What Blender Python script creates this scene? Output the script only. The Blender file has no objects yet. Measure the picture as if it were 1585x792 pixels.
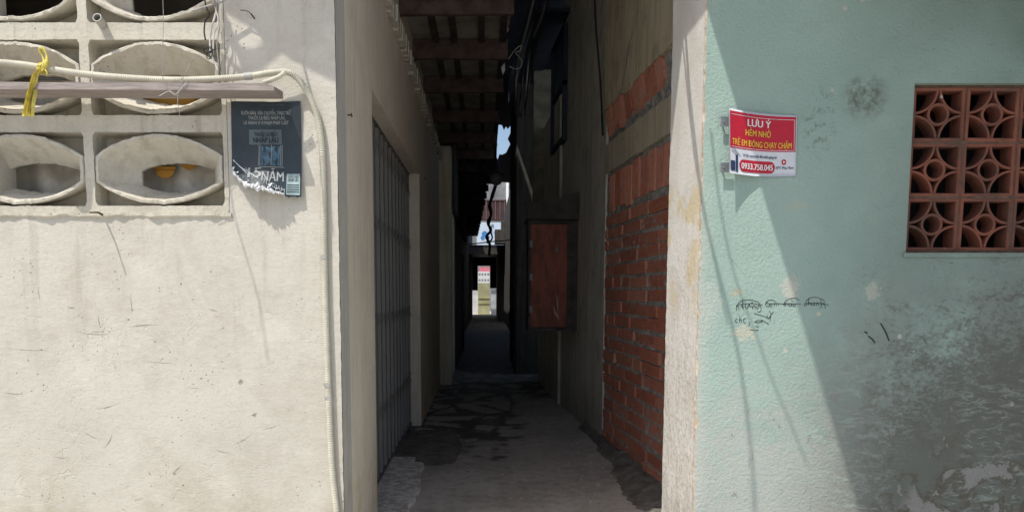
import bpy, bmesh, math, random
from mathutils import Vector, noise
R = math.radians
random.seed(7)
scn = bpy.context.scene
COL = scn.collection
# ------------------------------------------------------------ camera, world, sun
EYE = 1.25; F = 1145.0; CX = 750.0; PIT = R(5.5); CY = 450 + F*math.tan(PIT)
cam_d = bpy.data.cameras.new('camera'); cam = bpy.data.objects.new('camera', cam_d); COL.objects.link(cam)
cam.location = (0, 0, EYE); cam.rotation_euler = (R(90)-PIT, 0, 0)
cam_d.sensor_width = 36; cam_d.lens = F/1585*36
cam_d.shift_x = (792.5-CX)/1585; cam_d.shift_y = (CY-396)/1585
cam_d.clip_start = 0.05; cam_d.clip_end = 500
scn.camera = cam
SUN = Vector((0.344, 0.42, -1.0))            # travel direction of sunlight
elev = math.atan2(1.0, math.hypot(SUN.x, SUN.y)); az = math.atan2(-SUN.x, -SUN.y)
w = bpy.data.worlds.new("World"); scn.world = w; w.use_nodes = True
wt = w.node_tree; bg = wt.nodes['Background']
sky = wt.nodes.new('ShaderNodeTexSky'); sky.sky_type = 'NISHITA'; sky.sun_disc = False
sky.sun_elevation = elev; sky.sun_rotation = az
sky.air_density = 1.0; sky.dust_density = 2.5
wt.links.new(sky.outputs[0], bg.inputs[0]); bg.inputs[1].default_value = 0.135
sl = bpy.data.lights.new('sun', 'SUN'); sl.energy = 3.4; sl.angle = R(0.53); sl.color = (1.0, 0.965, 0.90)
so = bpy.data.objects.new('sun', sl); COL.objects.link(so)
so.rotation_euler = SUN.to_track_quat('-Z', 'Y').to_euler(); so.location = (-4, -5, 12)
scn.view_settings.view_transform = 'Standard'; scn.view_settings.look = 'None'
scn.view_settings.gamma = 1; scn.view_settings.use_curve_mapping = False
scn.view_settings.exposure = 0.27
scn.cycles.max_bounces = 8; scn.cycles.diffuse_bounces = 6

# ------------------------------------------------------------ helpers
def ray(px, py):
    v = CY-py
    return Vector((px-CX, F*math.cos(PIT)+v*math.sin(PIT), v*math.cos(PIT)-F*math.sin(PIT)))
def PY(px, py, y=3.0):
    d = ray(px, py); t = y/d.y
    return Vector((d.x*t, y, EYE+d.z*t))
def PX(px, py, x):
    d = ray(px, py); t = x/d.x
    return Vector((x, d.y*t, EYE+d.z*t))
def PZ(px, py, z=0.0):
    d = ray(px, py); t = (z-EYE)/d.z
    return Vector((d.x*t, d.y*t, z))
def cast_back(px, py, zt, y=3.0):
    """point at height zt whose shadow falls on the wall (plane y) at that spot"""
    s = PY(px, py, y); t = zt-s.z
    return s - SUN*t

def empty(name, loc, label, cat, group=None):
    o = bpy.data.objects.new(name, None); COL.objects.link(o); o.location = loc
    o.empty_display_size = 0.1
    tag(o, label, cat, group); return o
def tag(o, label=None, cat=None, group=None, kind=None):
    if label: o['label'] = label
    if cat: o['category'] = cat
    if group: o['group'] = group
    if kind: o['kind'] = kind
    return o

class MB:
    def __init__(s): s.v = []; s.f = []; s.m = []; s.mi = 0
    def pt(s, p): s.v.append(tuple(p)); return len(s.v)-1
    def face(s, pts):
        s.f.append([s.pt(p) for p in pts]); s.m.append(s.mi)
    def box(s, a, b):
        x0, x1 = sorted((a[0], b[0])); y0, y1 = sorted((a[1], b[1])); z0, z1 = sorted((a[2], b[2]))
        i = len(s.v)
        s.v += [(x0,y0,z0),(x1,y0,z0),(x1,y1,z0),(x0,y1,z0),(x0,y0,z1),(x1,y0,z1),(x1,y1,z1),(x0,y1,z1)]
        for q in ((0,3,2,1),(4,5,6,7),(0,1,5,4),(1,2,6,5),(2,3,7,6),(3,0,4,7)):
            s.f.append([i+k for k in q]); s.m.append(s.mi)
    def loft(s, rings, closed=True, cap=False):
        n = len(rings[0]); i0 = len(s.v)
        for r in rings: s.v += [tuple(p) for p in r]
        for k in range(len(rings)-1):
            for j in range(n if closed else n-1):
                a = i0+k*n+j; b = i0+k*n+(j+1) % n
                s.f.append([a, b, b+n, a+n]); s.m.append(s.mi)
        if cap:
            s.f.append([i0+j for j in range(n)][::-1]); s.m.append(s.mi)
            s.f.append([i0+(len(rings)-1)*n+j for j in range(n)]); s.m.append(s.mi)
    def tube(s, pts, r, n=8, ridge=None):
        pts = [Vector(p) for p in pts]
        rings = []; up = Vector((0.13, 0.21, 0.97)).normalized(); prev = None
        for k, p in enumerate(pts):
            t = (pts[min(k+1, len(pts)-1)]-pts[max(k-1, 0)])
            if t.length < 1e-9: t = Vector((0,0,1))
            t.normalize()
            if prev is None:
                a = t.cross(up)
                if a.length < .1: a = t.cross(Vector((1,0,0)))
            else: a = prev - t*prev.dot(t)
            a.normalize(); prev = a; b = t.cross(a)
            rr = r(k) if callable(r) else r
            rings.append([p+a*math.cos(2*math.pi*j/n)*rr+b*math.sin(2*math.pi*j/n)*rr for j in range(n)])
        s.loft(rings, True, True)
    def strip(s, A, B):
        for k in range(len(A)-1): s.face([A[k], A[k+1], B[k+1], B[k]])
    def build(s, name, mat, parent=None, smooth=False, solid=0):
        me = bpy.data.meshes.new(name); me.from_pydata(s.v, [], s.f)
        for mm in (mat if isinstance(mat, (list, tuple)) else [mat]): me.materials.append(mm)
        bm = bmesh.new(); bm.from_mesh(me)
        bmesh.ops.remove_doubles(bm, verts=bm.verts, dist=1e-5)
        if solid: bmesh.ops.recalc_face_normals(bm, faces=bm.faces)
        bm.to_mesh(me); bm.free()
        if not s.f or isinstance(mat, (list, tuple)):
            pass
        o = bpy.data.objects.new(name, me); COL.objects.link(o)
        if isinstance(mat, (list, tuple)) and len(me.polygons) == len(s.m):
            for p, k in zip(me.polygons, s.m): p.material_index = k
        if parent is not None:
            o.parent = parent; o.matrix_parent_inverse = parent.matrix_world.inverted() if False else o.matrix_parent_inverse
            off = Vector(parent.location); q = parent.parent
            while q is not None: off += Vector(q.location); q = q.parent
            me.transform(__import__('mathutils').Matrix.Translation(-off))
        if smooth:
            for p in me.polygons: p.use_smooth = True
            if smooth != 'all':
                try: me.set_sharp_from_angle(angle=R(38))
                except Exception: pass
        return o
def catmull(pts, step=0.02):
    P = [Vector(p) for p in pts]; P = [P[0]*2-P[1]]+P+[P[-1]*2-P[-2]]
    out = []
    for i in range(1, len(P)-2):
        a, b, c, d = P[i-1:i+3]; n = max(2, int((c-b).length/step))
        for k in range(n):
            t = k/n
            out.append(.5*((2*b)+(c-a)*t+(2*a-5*b+4*c-d)*t*t+(3*b-a-3*c+d)*t**3))
    out.append(P[-2]); return out

def fill2d(loops, fn):
    """fill a 2D outline with holes; fn maps (x,y)->world. returns verts, faces"""
    cu = bpy.data.curves.new('tmp', 'CURVE'); cu.dimensions = '2D'; cu.fill_mode = 'BOTH'
    for lp in loops:
        sp = cu.splines.new('POLY'); sp.points.add(len(lp)-1); sp.use_cyclic_u = True
        for k, p in enumerate(lp): sp.points[k].co = (p[0], p[1], 0, 1)
    ob = bpy.data.objects.new('tmp', cu)
    me = bpy.data.meshes.new_from_object(ob)
    vs = [fn(v.co.x, v.co.y) for v in me.vertices]; fs = [list(p.vertices) for p in me.polygons]
    bpy.data.objects.remove(ob); bpy.data.meshes.remove(me); bpy.data.curves.remove(cu)
    return vs, fs
def add_fill(mb, loops, fn, thick=None):
    vs, fs = fill2d(loops, fn); i = len(mb.v)
    mb.v += [tuple(v) for v in vs]
    for f in fs: mb.f.append([i+k for k in f]); mb.m.append(mb.mi)
    if thick is not None:
        tv = Vector(thick); i = len(mb.v); mb.v += [tuple(Vector(v)+tv) for v in vs]
        for f in fs: mb.f.append([i+k for k in f][::-1]); mb.m.append(mb.mi)
        for lp in loops:
            n = len(lp)
            for k in range(n):
                a = Vector(fn(*lp[k])); b = Vector(fn(*lp[(k+1) % n]))
                mb.face([a, b, b+tv, a+tv])
def text_mesh(name, body, mat, parent, fn, x, y, size, width=None, bold=0.0, align='CENTER', shear=0):
    """lettering as a flat mesh; fn maps sheet coordinates (x right, y up) to world"""
    cu = bpy.data.curves.new('tmp', 'FONT'); cu.body = body; cu.size = 1; cu.offset = 0; cu.shear = shear
    cu.align_x = 'LEFT'; cu.resolution_u = 3
    ob = bpy.data.objects.new('tmp', cu); me = bpy.data.meshes.new_from_object(ob)
    xs = [v.co.x for v in me.vertices]; x0, x1 = min(xs), max(xs)
    sx = size if width is None else width/(x1-x0)
    mb = MB()
    for kk, sh_ in enumerate((0, -1.1, 1.1) if bold else (0,)):      # heavier strokes
        i0 = len(mb.v)
        for v in me.vertices:
            q = (v.co.x-(x0+x1)/2 if align == 'CENTER' else v.co.x-x0)+sh_*bold
            w3 = fn(x+q*sx, y+v.co.y*size); mb.v.append((w3.x, w3.y-.00025*kk, w3.z))
        for p in me.polygons: mb.f.append([i0+i for i in p.vertices]); mb.m.append(0)
    bpy.data.objects.remove(ob); bpy.data.curves.remove(cu)
    return mb.build(name, mat, parent)

# ------------------------------------------------------------ material kit
class NT:
    def __init__(s, name, rough=0.9, spec=0.3):
        s.mat = bpy.data.materials.new(name); s.mat.use_nodes = True; s.t = s.mat.node_tree
        s.b = s.t.nodes['Principled BSDF']; s.b.inputs['Roughness'].default_value = rough
        s.b.inputs['Specular IOR Level'].default_value = spec
        s.tc = s.t.nodes.new('ShaderNodeNewGeometry').outputs['Position']
    def put(s, sock, v):
        if hasattr(v, 'is_output') or isinstance(v, bpy.types.NodeSocket): s.t.links.new(v, sock)
        else: sock.default_value = v
    def noise(s, sc, det=4, ro=.55, vec=None, dist=0, lac=2):
        n = s.t.nodes.new('ShaderNodeTexNoise'); n.inputs['Scale'].default_value = sc
        n.inputs['Detail'].default_value = det; n.inputs['Roughness'].default_value = ro
        n.inputs['Distortion'].default_value = dist; s.t.links.new(vec or s.tc, n.inputs['Vector']); return n.outputs['Fac']
    def vor(s, sc, feat='F1', vec=None, out='Distance', rnd=1):
        n = s.t.nodes.new('ShaderNodeTexVoronoi'); n.feature = feat; n.inputs['Scale'].default_value = sc
        n.inputs['Randomness'].default_value = rnd
        s.t.links.new(vec or s.tc, n.inputs['Vector']); return n.outputs[out]
    def map(s, sc=(1,1,1), rot=(0,0,0), loc=(0,0,0), vec=None):
        n = s.t.nodes.new('ShaderNodeMapping'); n.inputs['Scale'].default_value = sc
        n.inputs['Rotation'].default_value = rot; n.inputs['Location'].default_value = loc
        s.t.links.new(vec or s.tc, n.inputs[0]); return n.outputs[0]
    def ramp(s, f, a, b, c0=0., c1=1.):
        n = s.t.nodes.new('ShaderNodeMapRange'); n.interpolation_type = 'SMOOTHSTEP'
        s.put(n.inputs[0], f); n.inputs[1].default_value = a; n.inputs[2].default_value = b
        n.inputs[3].default_value = c0; n.inputs[4].default_value = c1; return n.outputs[0]
    def m(s, op, a, b=0., c=None):
        n = s.t.nodes.new('ShaderNodeMath'); n.operation = op; s.put(n.inputs[0], a); s.put(n.inputs[1], b)
        if c is not None: s.put(n.inputs[2], c)
        return n.outputs[0]
    def mix(s, f, a, b, mode='MIX'):
        n = s.t.nodes.new('ShaderNodeMix'); n.data_type = 'RGBA'; n.blend_type = mode
        s.put(n.inputs[0], f)
        for k, v in ((6, a), (7, b)):
            if isinstance(v, (tuple, list)): v = (v[0], v[1], v[2], 1)
            s.put(n.inputs[k], v)
        return n.outputs[2]
    def xyz(s, vec=None):
        n = s.t.nodes.new('ShaderNodeSeparateXYZ'); s.t.links.new(vec or s.tc, n.inputs[0]); return n.outputs
    def blob(s, p, rx, rz, soft=.5, warp=.6, axis='XZ', nsc=9):
        """stain of irregular outline centred at world p"""
        c = s.xyz(); ax = c['X'] if axis[0] == 'X' else c['Y']
        dx = s.m('DIVIDE', s.m('SUBTRACT', ax, p[0] if axis[0] == 'X' else p[1]), rx)
        dz = s.m('DIVIDE', s.m('SUBTRACT', c['Z'] if axis[1] == 'Z' else c['Y'], p[2] if axis[1] == 'Z' else p[1]), rz)
        d = s.m('SQRT', s.m('ADD', s.m('MULTIPLY', dx, dx), s.m('MULTIPLY', dz, dz)))
        d = s.m('ADD', d, s.m('MULTIPLY', s.m('SUBTRACT', s.noise(nsc, 5, .65), .5), warp*2))
        return s.ramp(d, 1.0, 1.0-soft, 0, 1)
    def bump(s, h, st=.5, dist=.01, prev=None):
        n = s.t.nodes.new('ShaderNodeBump'); s.put(n.inputs['Strength'], st)
        n.inputs['Distance'].default_value = dist; s.put(n.inputs['Height'], h)
        if prev is not None: s.t.links.new(prev, n.inputs['Normal'])
        return n.outputs[0]
    def done(s, col=None, nrm=None, rough=None):
        if col is not None:
            if isinstance(col, (tuple, list)): col = (col[0], col[1], col[2], 1)
            s.put(s.b.inputs['Base Color'], col)
        if nrm is not None: s.t.links.new(nrm, s.b.inputs['Normal'])
        if rough is not None: s.put(s.b.inputs['Roughness'], rough)
        return s.mat
def simple(name, col, rough=.8, var=.15, sc=12, bs=.3, bd=.003, metal=0, spec=.3):
    n = NT(name, rough, spec); f = n.noise(sc, 5, .6)
    c = n.mix(n.ramp(f, .3, .7), tuple(k*(1-var) for k in col), tuple(min(1, k*(1+var)) for k in col))
    n.b.inputs['Metallic'].default_value = metal
    return n.done(c, n.bump(n.noise(sc*6, 4, .6), bs, bd))

def cream_plaster(name, base, dirt, side=False):
    n = NT(name, .93, .2)
    big = n.noise(1.6, 4, .6); mid = n.noise(7, 5, .65); fine = n.noise(60, 4, .6)
    col = n.mix(n.ramp(big, .35, .7), base, tuple(k*.93 for k in base))
    col = n.mix(n.m('MULTIPLY', n.ramp(mid, .45, .75), .33), col, dirt)
    col = n.mix(n.m('MULTIPLY', n.ramp(n.noise(2.6, 6, .72, n.map((1, 1, 1.3), loc=(5, 0, 2)), dist=.6), .5, .72), .32), col, tuple(k*.95 for k in dirt))
    col = n.mix(n.m('MULTIPLY', n.ramp(fine, .5, .72), .28), col, dirt)
    z = n.xyz()['Z']
    low = n.m('MULTIPLY', n.ramp(z, .75, .15), n.ramp(n.noise(3, 5, .7), .35, .75))
    col = n.mix(n.m('MULTIPLY', low, .85), col, (dirt[0]*.85, dirt[1]*.78, dirt[2]*.62))
    if not side:
        xx_ = n.xyz()['X']
        ds = n.m('MULTIPLY', n.ramp(n.noise(3.4, 5, .62, n.map((5, 5, .45), loc=(1, 0, 4))), .5, .72), n.ramp(z, .6, 1.5))
        col = n.mix(n.m('MULTIPLY', ds, .42), col, tuple(k*.86 for k in dirt))
        sm = n.m('MULTIPLY', n.ramp(n.noise(1.15, 6, .75, n.map(loc=(9, 2, 1)), dist=.9), .52, .60), n.ramp(n.noise(11, 5, .7), .3, .6))
        col = n.mix(n.m('MULTIPLY', sm, .2), col, (dirt[0]*.92, dirt[1]*.88, dirt[2]*.84))
        lt = n.ramp(n.noise(2.2, 5, .7, n.map(loc=(4, 4, 7))), .58, .68)
        col = n.mix(n.m('MULTIPLY', lt, .45), col, tuple(min(.78, k*1.12) for k in base))
    # pores and chips
    pv = n.vor(42); pm = n.m('MULTIPLY', n.ramp(pv, .16, .08), n.ramp(n.noise(4.5, 3, .6), .52, .62))
    pv2 = n.vor(14); pm2 = n.m('MULTIPLY', n.ramp(pv2, .07, .04), n.ramp(n.noise(2.3, 3, .6), .44, .6))
    pits = n.m('MAXIMUM', pm, pm2)
    col = n.mix(n.m('MULTIPLY', pits, .55), col, (.16, .14, .11))
    # long faint scratches and brush marks
    sv = n.map((1.2, 1, 16) if not side else (1, 1, 1.0), rot=(0, R(12), 0)) if not side else n.map((14, 9, 1.1))
    br = n.noise(3.0, 5, .6, sv, dist=.3)
    col = n.mix(n.m('MULTIPLY', n.ramp(br, .5, .8), .35 if side else .16), col, dirt)
    if side:
        vv = n.noise(5, 5, .6, n.map((9, 7, .6), loc=(3, 1, 0)))
        col = n.mix(n.m('MULTIPLY', n.ramp(vv, .45, .75), .45), col, tuple(k*.72 for k in dirt))
    sc = n.vor(5.5, 'DISTANCE_TO_EDGE', n.map((1, 1, 2.4), rot=(0, R(60), 0)))
    scm = n.m('MULTIPLY', n.ramp(sc, .008, .002), n.ramp(n.noise(3.1, 2, .5), .6, .68))
    col = n.mix(n.m('MULTIPLY', scm, .35), col, tuple(k*.5 for k in dirt))
    nb = n.bump(n.noise(5, 3, .5), .35, .010)
    nb = n.bump(n.noise(30, 6, .74, n.map((1, 1, 1.35))), .5, .0065, nb)
    nb = n.bump(n.noise(120, 4, .7), .45, .0028, nb)
    rg = n.m('ABSOLUTE', n.m('SUBTRACT', n.noise(4.5, 3, .55, n.map((1.6, 1, 1.9), rot=(0, R(28), 0)), dist=.8), .5))
    nb = n.bump(n.ramp(rg, 0, .012), n.m('MULTIPLY', n.ramp(n.noise(3.3, 2, .5), .48, .6), .35), .003, nb)
    nb = n.bump(pits, .7, -.006, nb)
    return n.done(col, nb)

M = {}
M['cream'] = cream_plaster('cream_plaster', (.615, .58, .50), (.43, .39, .315))
M['cream_side'] = cream_plaster('cream_side_plaster', (.79, .735, .62), (.62, .55, .44), True)  # same cream plaster, lightened to stand in for bounce light on the alley face
M['cream_block'] = cream_plaster('block_concrete', (.62, .58, .485), (.34, .30, .225))
M['corner'] = cream_plaster('corner_cement', (.56, .55, .51), (.42, .40, .36), True)

def teal_mat():
    n = NT('teal_stucco', .9, .25); c = n.xyz(); x, z = c['X'], c['Z']
    base = n.mix(n.ramp(n.noise(1.3, 4, .6), .35, .65), (.335, .455, .40), (.385, .50, .44))
    base = n.mix(n.m('MULTIPLY', n.ramp(n.noise(6, 5, .7), .5, .75), .4), base, (.29, .37, .32))
    # grime to the right and top, deepened to put shade into the colour
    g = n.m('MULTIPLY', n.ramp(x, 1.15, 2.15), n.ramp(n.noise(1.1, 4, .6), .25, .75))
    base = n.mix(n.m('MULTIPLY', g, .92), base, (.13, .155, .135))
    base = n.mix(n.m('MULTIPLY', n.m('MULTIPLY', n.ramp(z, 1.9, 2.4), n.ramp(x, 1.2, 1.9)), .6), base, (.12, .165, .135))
    # long-weathered lower zone: paint worn off the high grain of the render
    zz = n.m('ADD', z, n.m('MULTIPLY', n.m('SUBTRACT', n.noise(1.6, 5, .6), .5), .7))
    zz = n.m('SUBTRACT', zz, n.m('MULTIPLY', n.ramp(x, 1.2, 2.2), .42))
    worn = n.ramp(zz, 1.3, .1)
    gm = n.m('MULTIPLY', n.m('MULTIPLY', n.ramp(zz, 1.55, .55), n.ramp(n.noise(3.3, 5, .65), .28, .6)), n.ramp(x, .95, 1.6))
    base = n.mix(n.m('MULTIPLY', gm, .72), base, (.20, .215, .19))
    gr1 = n.noise(48, 5, .75, n.map((1, 1, 1.5), rot=(0, R(-18), 0))); gr2 = n.noise(10, 6, .72, n.map((1, 1, 1.5), rot=(0, R(-20), 0), loc=(2, 0, 5)), dist=.5)
    gv = n.m('ADD', n.m('ADD', n.m('MULTIPLY', gr1, .5), n.m('MULTIPLY', gr2, .5)), n.m('MULTIPLY', worn, .28))
    wm = n.ramp(gv, .56, .72)
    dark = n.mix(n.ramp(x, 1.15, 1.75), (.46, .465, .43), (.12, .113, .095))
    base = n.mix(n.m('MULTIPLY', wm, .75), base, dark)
    lm = n.m('MULTIPLY', n.m('MULTIPLY', n.ramp(n.noise(12, 7, .8, n.map((1, 1, 3.0), rot=(0, R(-20), 0)), dist=1.0), .50, .60), n.ramp(n.noise(1.9, 3, .5, n.map(loc=(1, 1, 8))), .42, .58)), n.ramp(z, 1.2, .9))
    base = n.mix(n.m('MULTIPLY', lm, .55), base, (.36, .42, .38))
    pfn = n.noise(6.5, 6, .62, n.map(loc=(3, 0, 2)), dist=.35)
    pf = n.m('MULTIPLY', n.ramp(pfn, .535, .545), n.ramp(n.m('ADD', z, n.m('MULTIPLY', n.ramp(x, 1.9, 1.35), 1.0)), .66, .50))
    pf2 = n.m('MULTIPLY', n.ramp(n.noise(17, 5, .6, n.map((1, 1, .6))), .64, .65), n.ramp(z, 1.15, .6))
    pf = n.m('MAXIMUM', pf, pf2)
    base = n.mix(n.m('MULTIPLY', pf, .8), base, n.mix(gr1, (.20, .195, .18), (.38, .37, .345)))
    mud = n.m('MULTIPLY', n.m('MULTIPLY', n.ramp(n.m('ABSOLUTE', n.m('SUBTRACT', pfn, .50)), .03, .01), n.ramp(z, .8, .4)), n.ramp(x, 1.4, 1.8))
    base = n.mix(n.m('MULTIPLY', mud, .6), base, (.11, .085, .06))
    # bright dots of filler
    fl = n.m('MULTIPLY', n.ramp(n.vor(7.5), .085, .06), n.ramp(n.noise(2.5, 3, .5, n.map(loc=(7, 0, 3))), .52, .6))
    base = n.mix(n.m('MULTIPLY', fl, .7), base, (.58, .54, .45))
    # old dark smudge beside the window, spots above the writing
    p = PY(1338, 152); s1 = n.m('MULTIPLY', n.blob(p, .115, .115, .6, .35), n.ramp(n.noise(25, 5, .7), .35, .65))
    base = n.mix(n.m('MULTIPLY', s1, .75), base, (.10, .095, .07))
    p = PY(1265, 190); s2 = n.m('MULTIPLY', n.blob(p, .09, .17, .5, .5), n.ramp(n.noise(35, 5, .7), .5, .62))
    base = n.mix(n.m('MULTIPLY', s2, .5), base, (.13, .14, .11))
    for q, rx, rz, cc, st in (((1153, 515), .05, .035, (.62, .55, .42), .9), ((1140, 452), .03, .02, (.50, .40, .25), .8),
                              ((1222, 445), .04, .05, (.66, .55, .47), .7), ((1350, 450), .035, .04, (.58, .54, .44), .7),
                              ((1235, 318), .05, .02, (.50, .47, .33), .4), ((1100, 470), .05, .09, (.60, .58, .52), .5)):
        base = n.mix(n.m('MULTIPLY', n.blob(PY(*q), rx, rz, .3, 1.7, nsc=42), st*.6), base, cc)
    # left strip by the corner weathered to bare render
    cm = n.m('MULTIPLY', n.ramp(n.m('ADD', x, n.m('MULTIPLY', n.noise(6, 5, .7), .12)), 1.0, .92), n.ramp(z, 1.9, 1.3))
    base = n.mix(n.m('MULTIPLY', cm, .55), base, (.56, .56, .50))
    nb = n.bump(n.noise(8, 3, .5), .22, .009)
    nb = n.bump(n.noise(75, 4, .72), n.ramp(n.noise(1.6, 4, .6), .35, .6, .7, 1.0), .0075, nb)
    nb = n.bump(n.noise(120, 3, .6), .5, .0025, nb)
    vo = n.vor(5, 'DISTANCE_TO_EDGE', n.map((1.3, 1, .7)))
    ck = n.m('MULTIPLY', n.ramp(vo, .006, .001), n.ramp(n.noise(1.7, 3, .5), .58, .64))
    nb = n.bump(ck, .3, -.003, nb)
    base = n.mix(n.m('MULTIPLY', ck, .2), base, (.10, .11, .10))
    nb = n.bump(n.m('ADD', pf, wm), .35, -.003, nb)
    return n.done(base, nb)
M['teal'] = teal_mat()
def pillar_mat():
    n = NT('pillar_limewash', .92, .2); z = n.xyz()['Z']
    b = n.mix(n.ramp(n.noise(3, 5, .6), .35, .7), (.80, .77, .71), (.70, .65, .58))
    pk = n.m('MULTIPLY', n.ramp(n.noise(4.5, 5, .6, n.map((1, 2, 1))), .5, .54), n.ramp(z, 1.95, 1.2))
    b = n.mix(n.m('MULTIPLY', pk, .75), b, (.80, .77, .72))
    yl = n.m('MULTIPLY', n.ramp(n.noise(3.7, 5, .6, n.map(loc=(2, 5, 1))), .54, .58), n.ramp(n.m('ABSOLUTE', n.m('SUBTRACT', z, 1.45)), .35, .15))
    b = n.mix(n.m('MULTIPLY', yl, .8), b, (.70, .58, .36))
    gr = n.m('MULTIPLY', n.ramp(n.noise(38, 6, .75), .46, .62), n.ramp(z, 1.5, .6))
    b = n.mix(n.m('MULTIPLY', gr, .55), b, (.34, .27, .20))
    dk = n.m('MULTIPLY', n.ramp(z, .55, .1), n.ramp(n.noise(6, 4, .6), .35, .65))
    b = n.mix(n.m('MULTIPLY', dk, .6), b, (.30, .27, .24))
    nb = n.bump(n.noise(10, 4, .6), .35, .009); nb = n.bump(n.noise(75, 4, .65), .65, .005, nb)
    nb = n.bump(pk, .5, .003, nb)
    return n.done(b, nb)
M['pillar'] = pillar_mat()
n = NT('chipped_render', .95, .1)
M['chip'] = n.done(n.mix(n.ramp(n.noise(40, 5, .7), .35, .65), (.46, .33, .21), (.66, .59, .50)), n.bump(n.noise(90, 5, .7), .8, .006))
def old_wall(name, a, b, streak=.6):
    n = NT(name, .92, .2)
    v = n.noise(3.2, 5, .6, n.map((5, 5, .35))); c = n.mix(n.ramp(v, .35, .7), a, b)
    c = n.mix(n.m('MULTIPLY', n.ramp(n.noise(5, 6, .7), .45, .75), streak), c, tuple(k*.5 for k in b))
    z = n.xyz()['Z']
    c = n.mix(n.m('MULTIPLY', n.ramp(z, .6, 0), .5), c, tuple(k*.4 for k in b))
    return n.done(c, n.bump(n.noise(40, 5, .65), .5, .006, n.bump(n.noise(7, 4, .6), .4, .012)))
M['upper'] = old_wall('yellowed_plaster', (.66, .57, .40), (.48, .41, .285))
M['greywall'] = old_wall('grey_plaster', (.62, .59, .51), (.46, .435, .37))
M['beam'] = old_wall('cast_concrete_beam', (.58, .51, .37), (.42, .37, .27), .4)
M['darkwall'] = old_wall('shade_dark_plaster', (.10, .095, .085), (.06, .055, .05))  # dark tone stands in for the shade deep in the alley
M['palewall'] = old_wall('pale_limewashed_wall', (.74, .68, .55), (.58, .52, .41), .35)
def brick_mat():
    n = NT('hollow_clay_brick', .85, .25)
    oi = n.t.nodes.new('ShaderNodeNewGeometry').outputs['Random Per Island']
    c = n.mix(oi, (.44, .145, .09), (.58, .25, .165))
    c = n.mix(n.m('MULTIPLY', n.ramp(n.noise(14, 5, .7), .48, .7), .65), c, (.22, .12, .09))
    c = n.mix(n.m('MULTIPLY', n.ramp(n.noise(9, 6, .75, n.map(loc=(3, 3, 3))), .50, .68), .5), c, (.44, .36, .31))
    return n.done(c, n.bump(n.noise(90, 4, .6), .4, .003))
M['brick'] = brick_mat()
M['mortar'] = simple('squeezed_mortar', (.37, .35, .32), .95, .35, 22, .9, .012)
n = NT('terracotta', .8, .3)
oi = n.t.nodes.new('ShaderNodeObjectInfo').outputs['Random']
c = n.mix(n.ramp(n.noise(8, 5, .6), .35, .7), (.26, .09, .055), (.16, .06, .04))
c = n.mix(n.m('MULTIPLY', oi, .55), c, (.12, .055, .04))
c = n.mix(n.m('MULTIPLY', n.ramp(n.noise(5, 6, .75), .45, .62), .65), c, (.085, .058, .045))
c = n.mix(n.m('MULTIPLY', n.ramp(n.noise(13, 4, .6, n.map(loc=(2, 2, 2))), .70, .72), .8), c, (.42, .41, .36))
M['terra'] = n.done(c, n.bump(n.noise(70, 4, .6), .4, .003))
M['terra_joint'] = simple('terracotta_joint', (.13, .085, .06), .95, .3, 30, .6, .006)
def floor_mat():
    n = NT('alley_cement', .8, .35); y = n.xyz()['Y']
    c = n.mix(n.ramp(n.noise(1.8, 5, .65), .35, .7), (.50, .475, .43), (.36, .34, .30))
    c = n.mix(n.m('MULTIPLY', n.ramp(n.noise(14, 6, .75), .45, .7), .5), c, (.15, .135, .115))
    # damp net of newer cement between old slabs
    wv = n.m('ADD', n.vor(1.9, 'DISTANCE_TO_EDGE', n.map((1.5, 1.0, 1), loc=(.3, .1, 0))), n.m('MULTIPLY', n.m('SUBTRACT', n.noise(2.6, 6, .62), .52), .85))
    damp_shade = n.m('MULTIPLY', n.ramp(wv, .17, .06), n.ramp(n.m('ADD', y, n.m('MULTIPLY', n.m('SUBTRACT', n.noise(2.0, 4, .6), .5), 4.5)), 5.3, 5.9))
    damp_shade = n.m('MULTIPLY', damp_shade, n.m('ADD', n.ramp(n.m('ADD', n.xyz()['X'], n.m('MULTIPLY', n.m('SUBTRACT', n.noise(3, 4, .6), .5), .5)), .42, .25), n.ramp(y, 8, 9)))
    damp_shade = n.m('MAXIMUM', n.m('MINIMUM', damp_shade, 1.0), n.m('MULTIPLY', n.ramp(n.m('ADD', y, n.m('MULTIPLY', n.noise(1.5, 4, .6), 4)), 8, 15), .92))  # last term paints shade: floor colour darkens toward the far alley
    c = n.mix(n.m('MULTIPLY', damp_shade, .92), c, (.062, .058, .052))
    sp = n.m('MULTIPLY', n.ramp(n.vor(26), .12, .07), n.ramp(n.noise(5, 3, .6), .55, .65))
    lf = n.m('MULTIPLY', n.ramp(n.noise(3.4, 6, .75, n.map(loc=(6, 1, 0))), .54, .62), n.ramp(n.noise(30, 4, .7), .4, .6))
    c = n.mix(n.m('MULTIPLY', lf, .5), c, (.56, .54, .49))
    c = n.mix(n.m('MULTIPLY', sp, .6), c, (.42, .40, .36))
    h = n.m('SUBTRACT', n.noise(9, 5, .7), n.m('MULTIPLY', damp_shade, .4))
    nb = n.bump(h, .45, .012); nb = n.bump(n.noise(65, 4, .7), .5, .005, nb)
    return n.done(c, nb, n.m('SUBTRACT', .82, n.m('MULTIPLY', damp_shade, .16)))
M['floor'] = floor_mat()
M['darkcement'] = simple('dark_patch_cement', (.17, .16, .14), .7, .35, 10, .7, .01)
n = NT('white_washed_cement', .9, .2)
M['whitecement'] = n.done(n.mix(n.ramp(n.noise(18, 6, .75), .42, .6), (.72, .70, .65), (.42, .40, .37)), n.bump(n.noise(40, 5, .7), .7, .006))
M['street'] = simple('street_concrete', (.46, .44, .40), .92, .2, 3, .4, .01)
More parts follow.
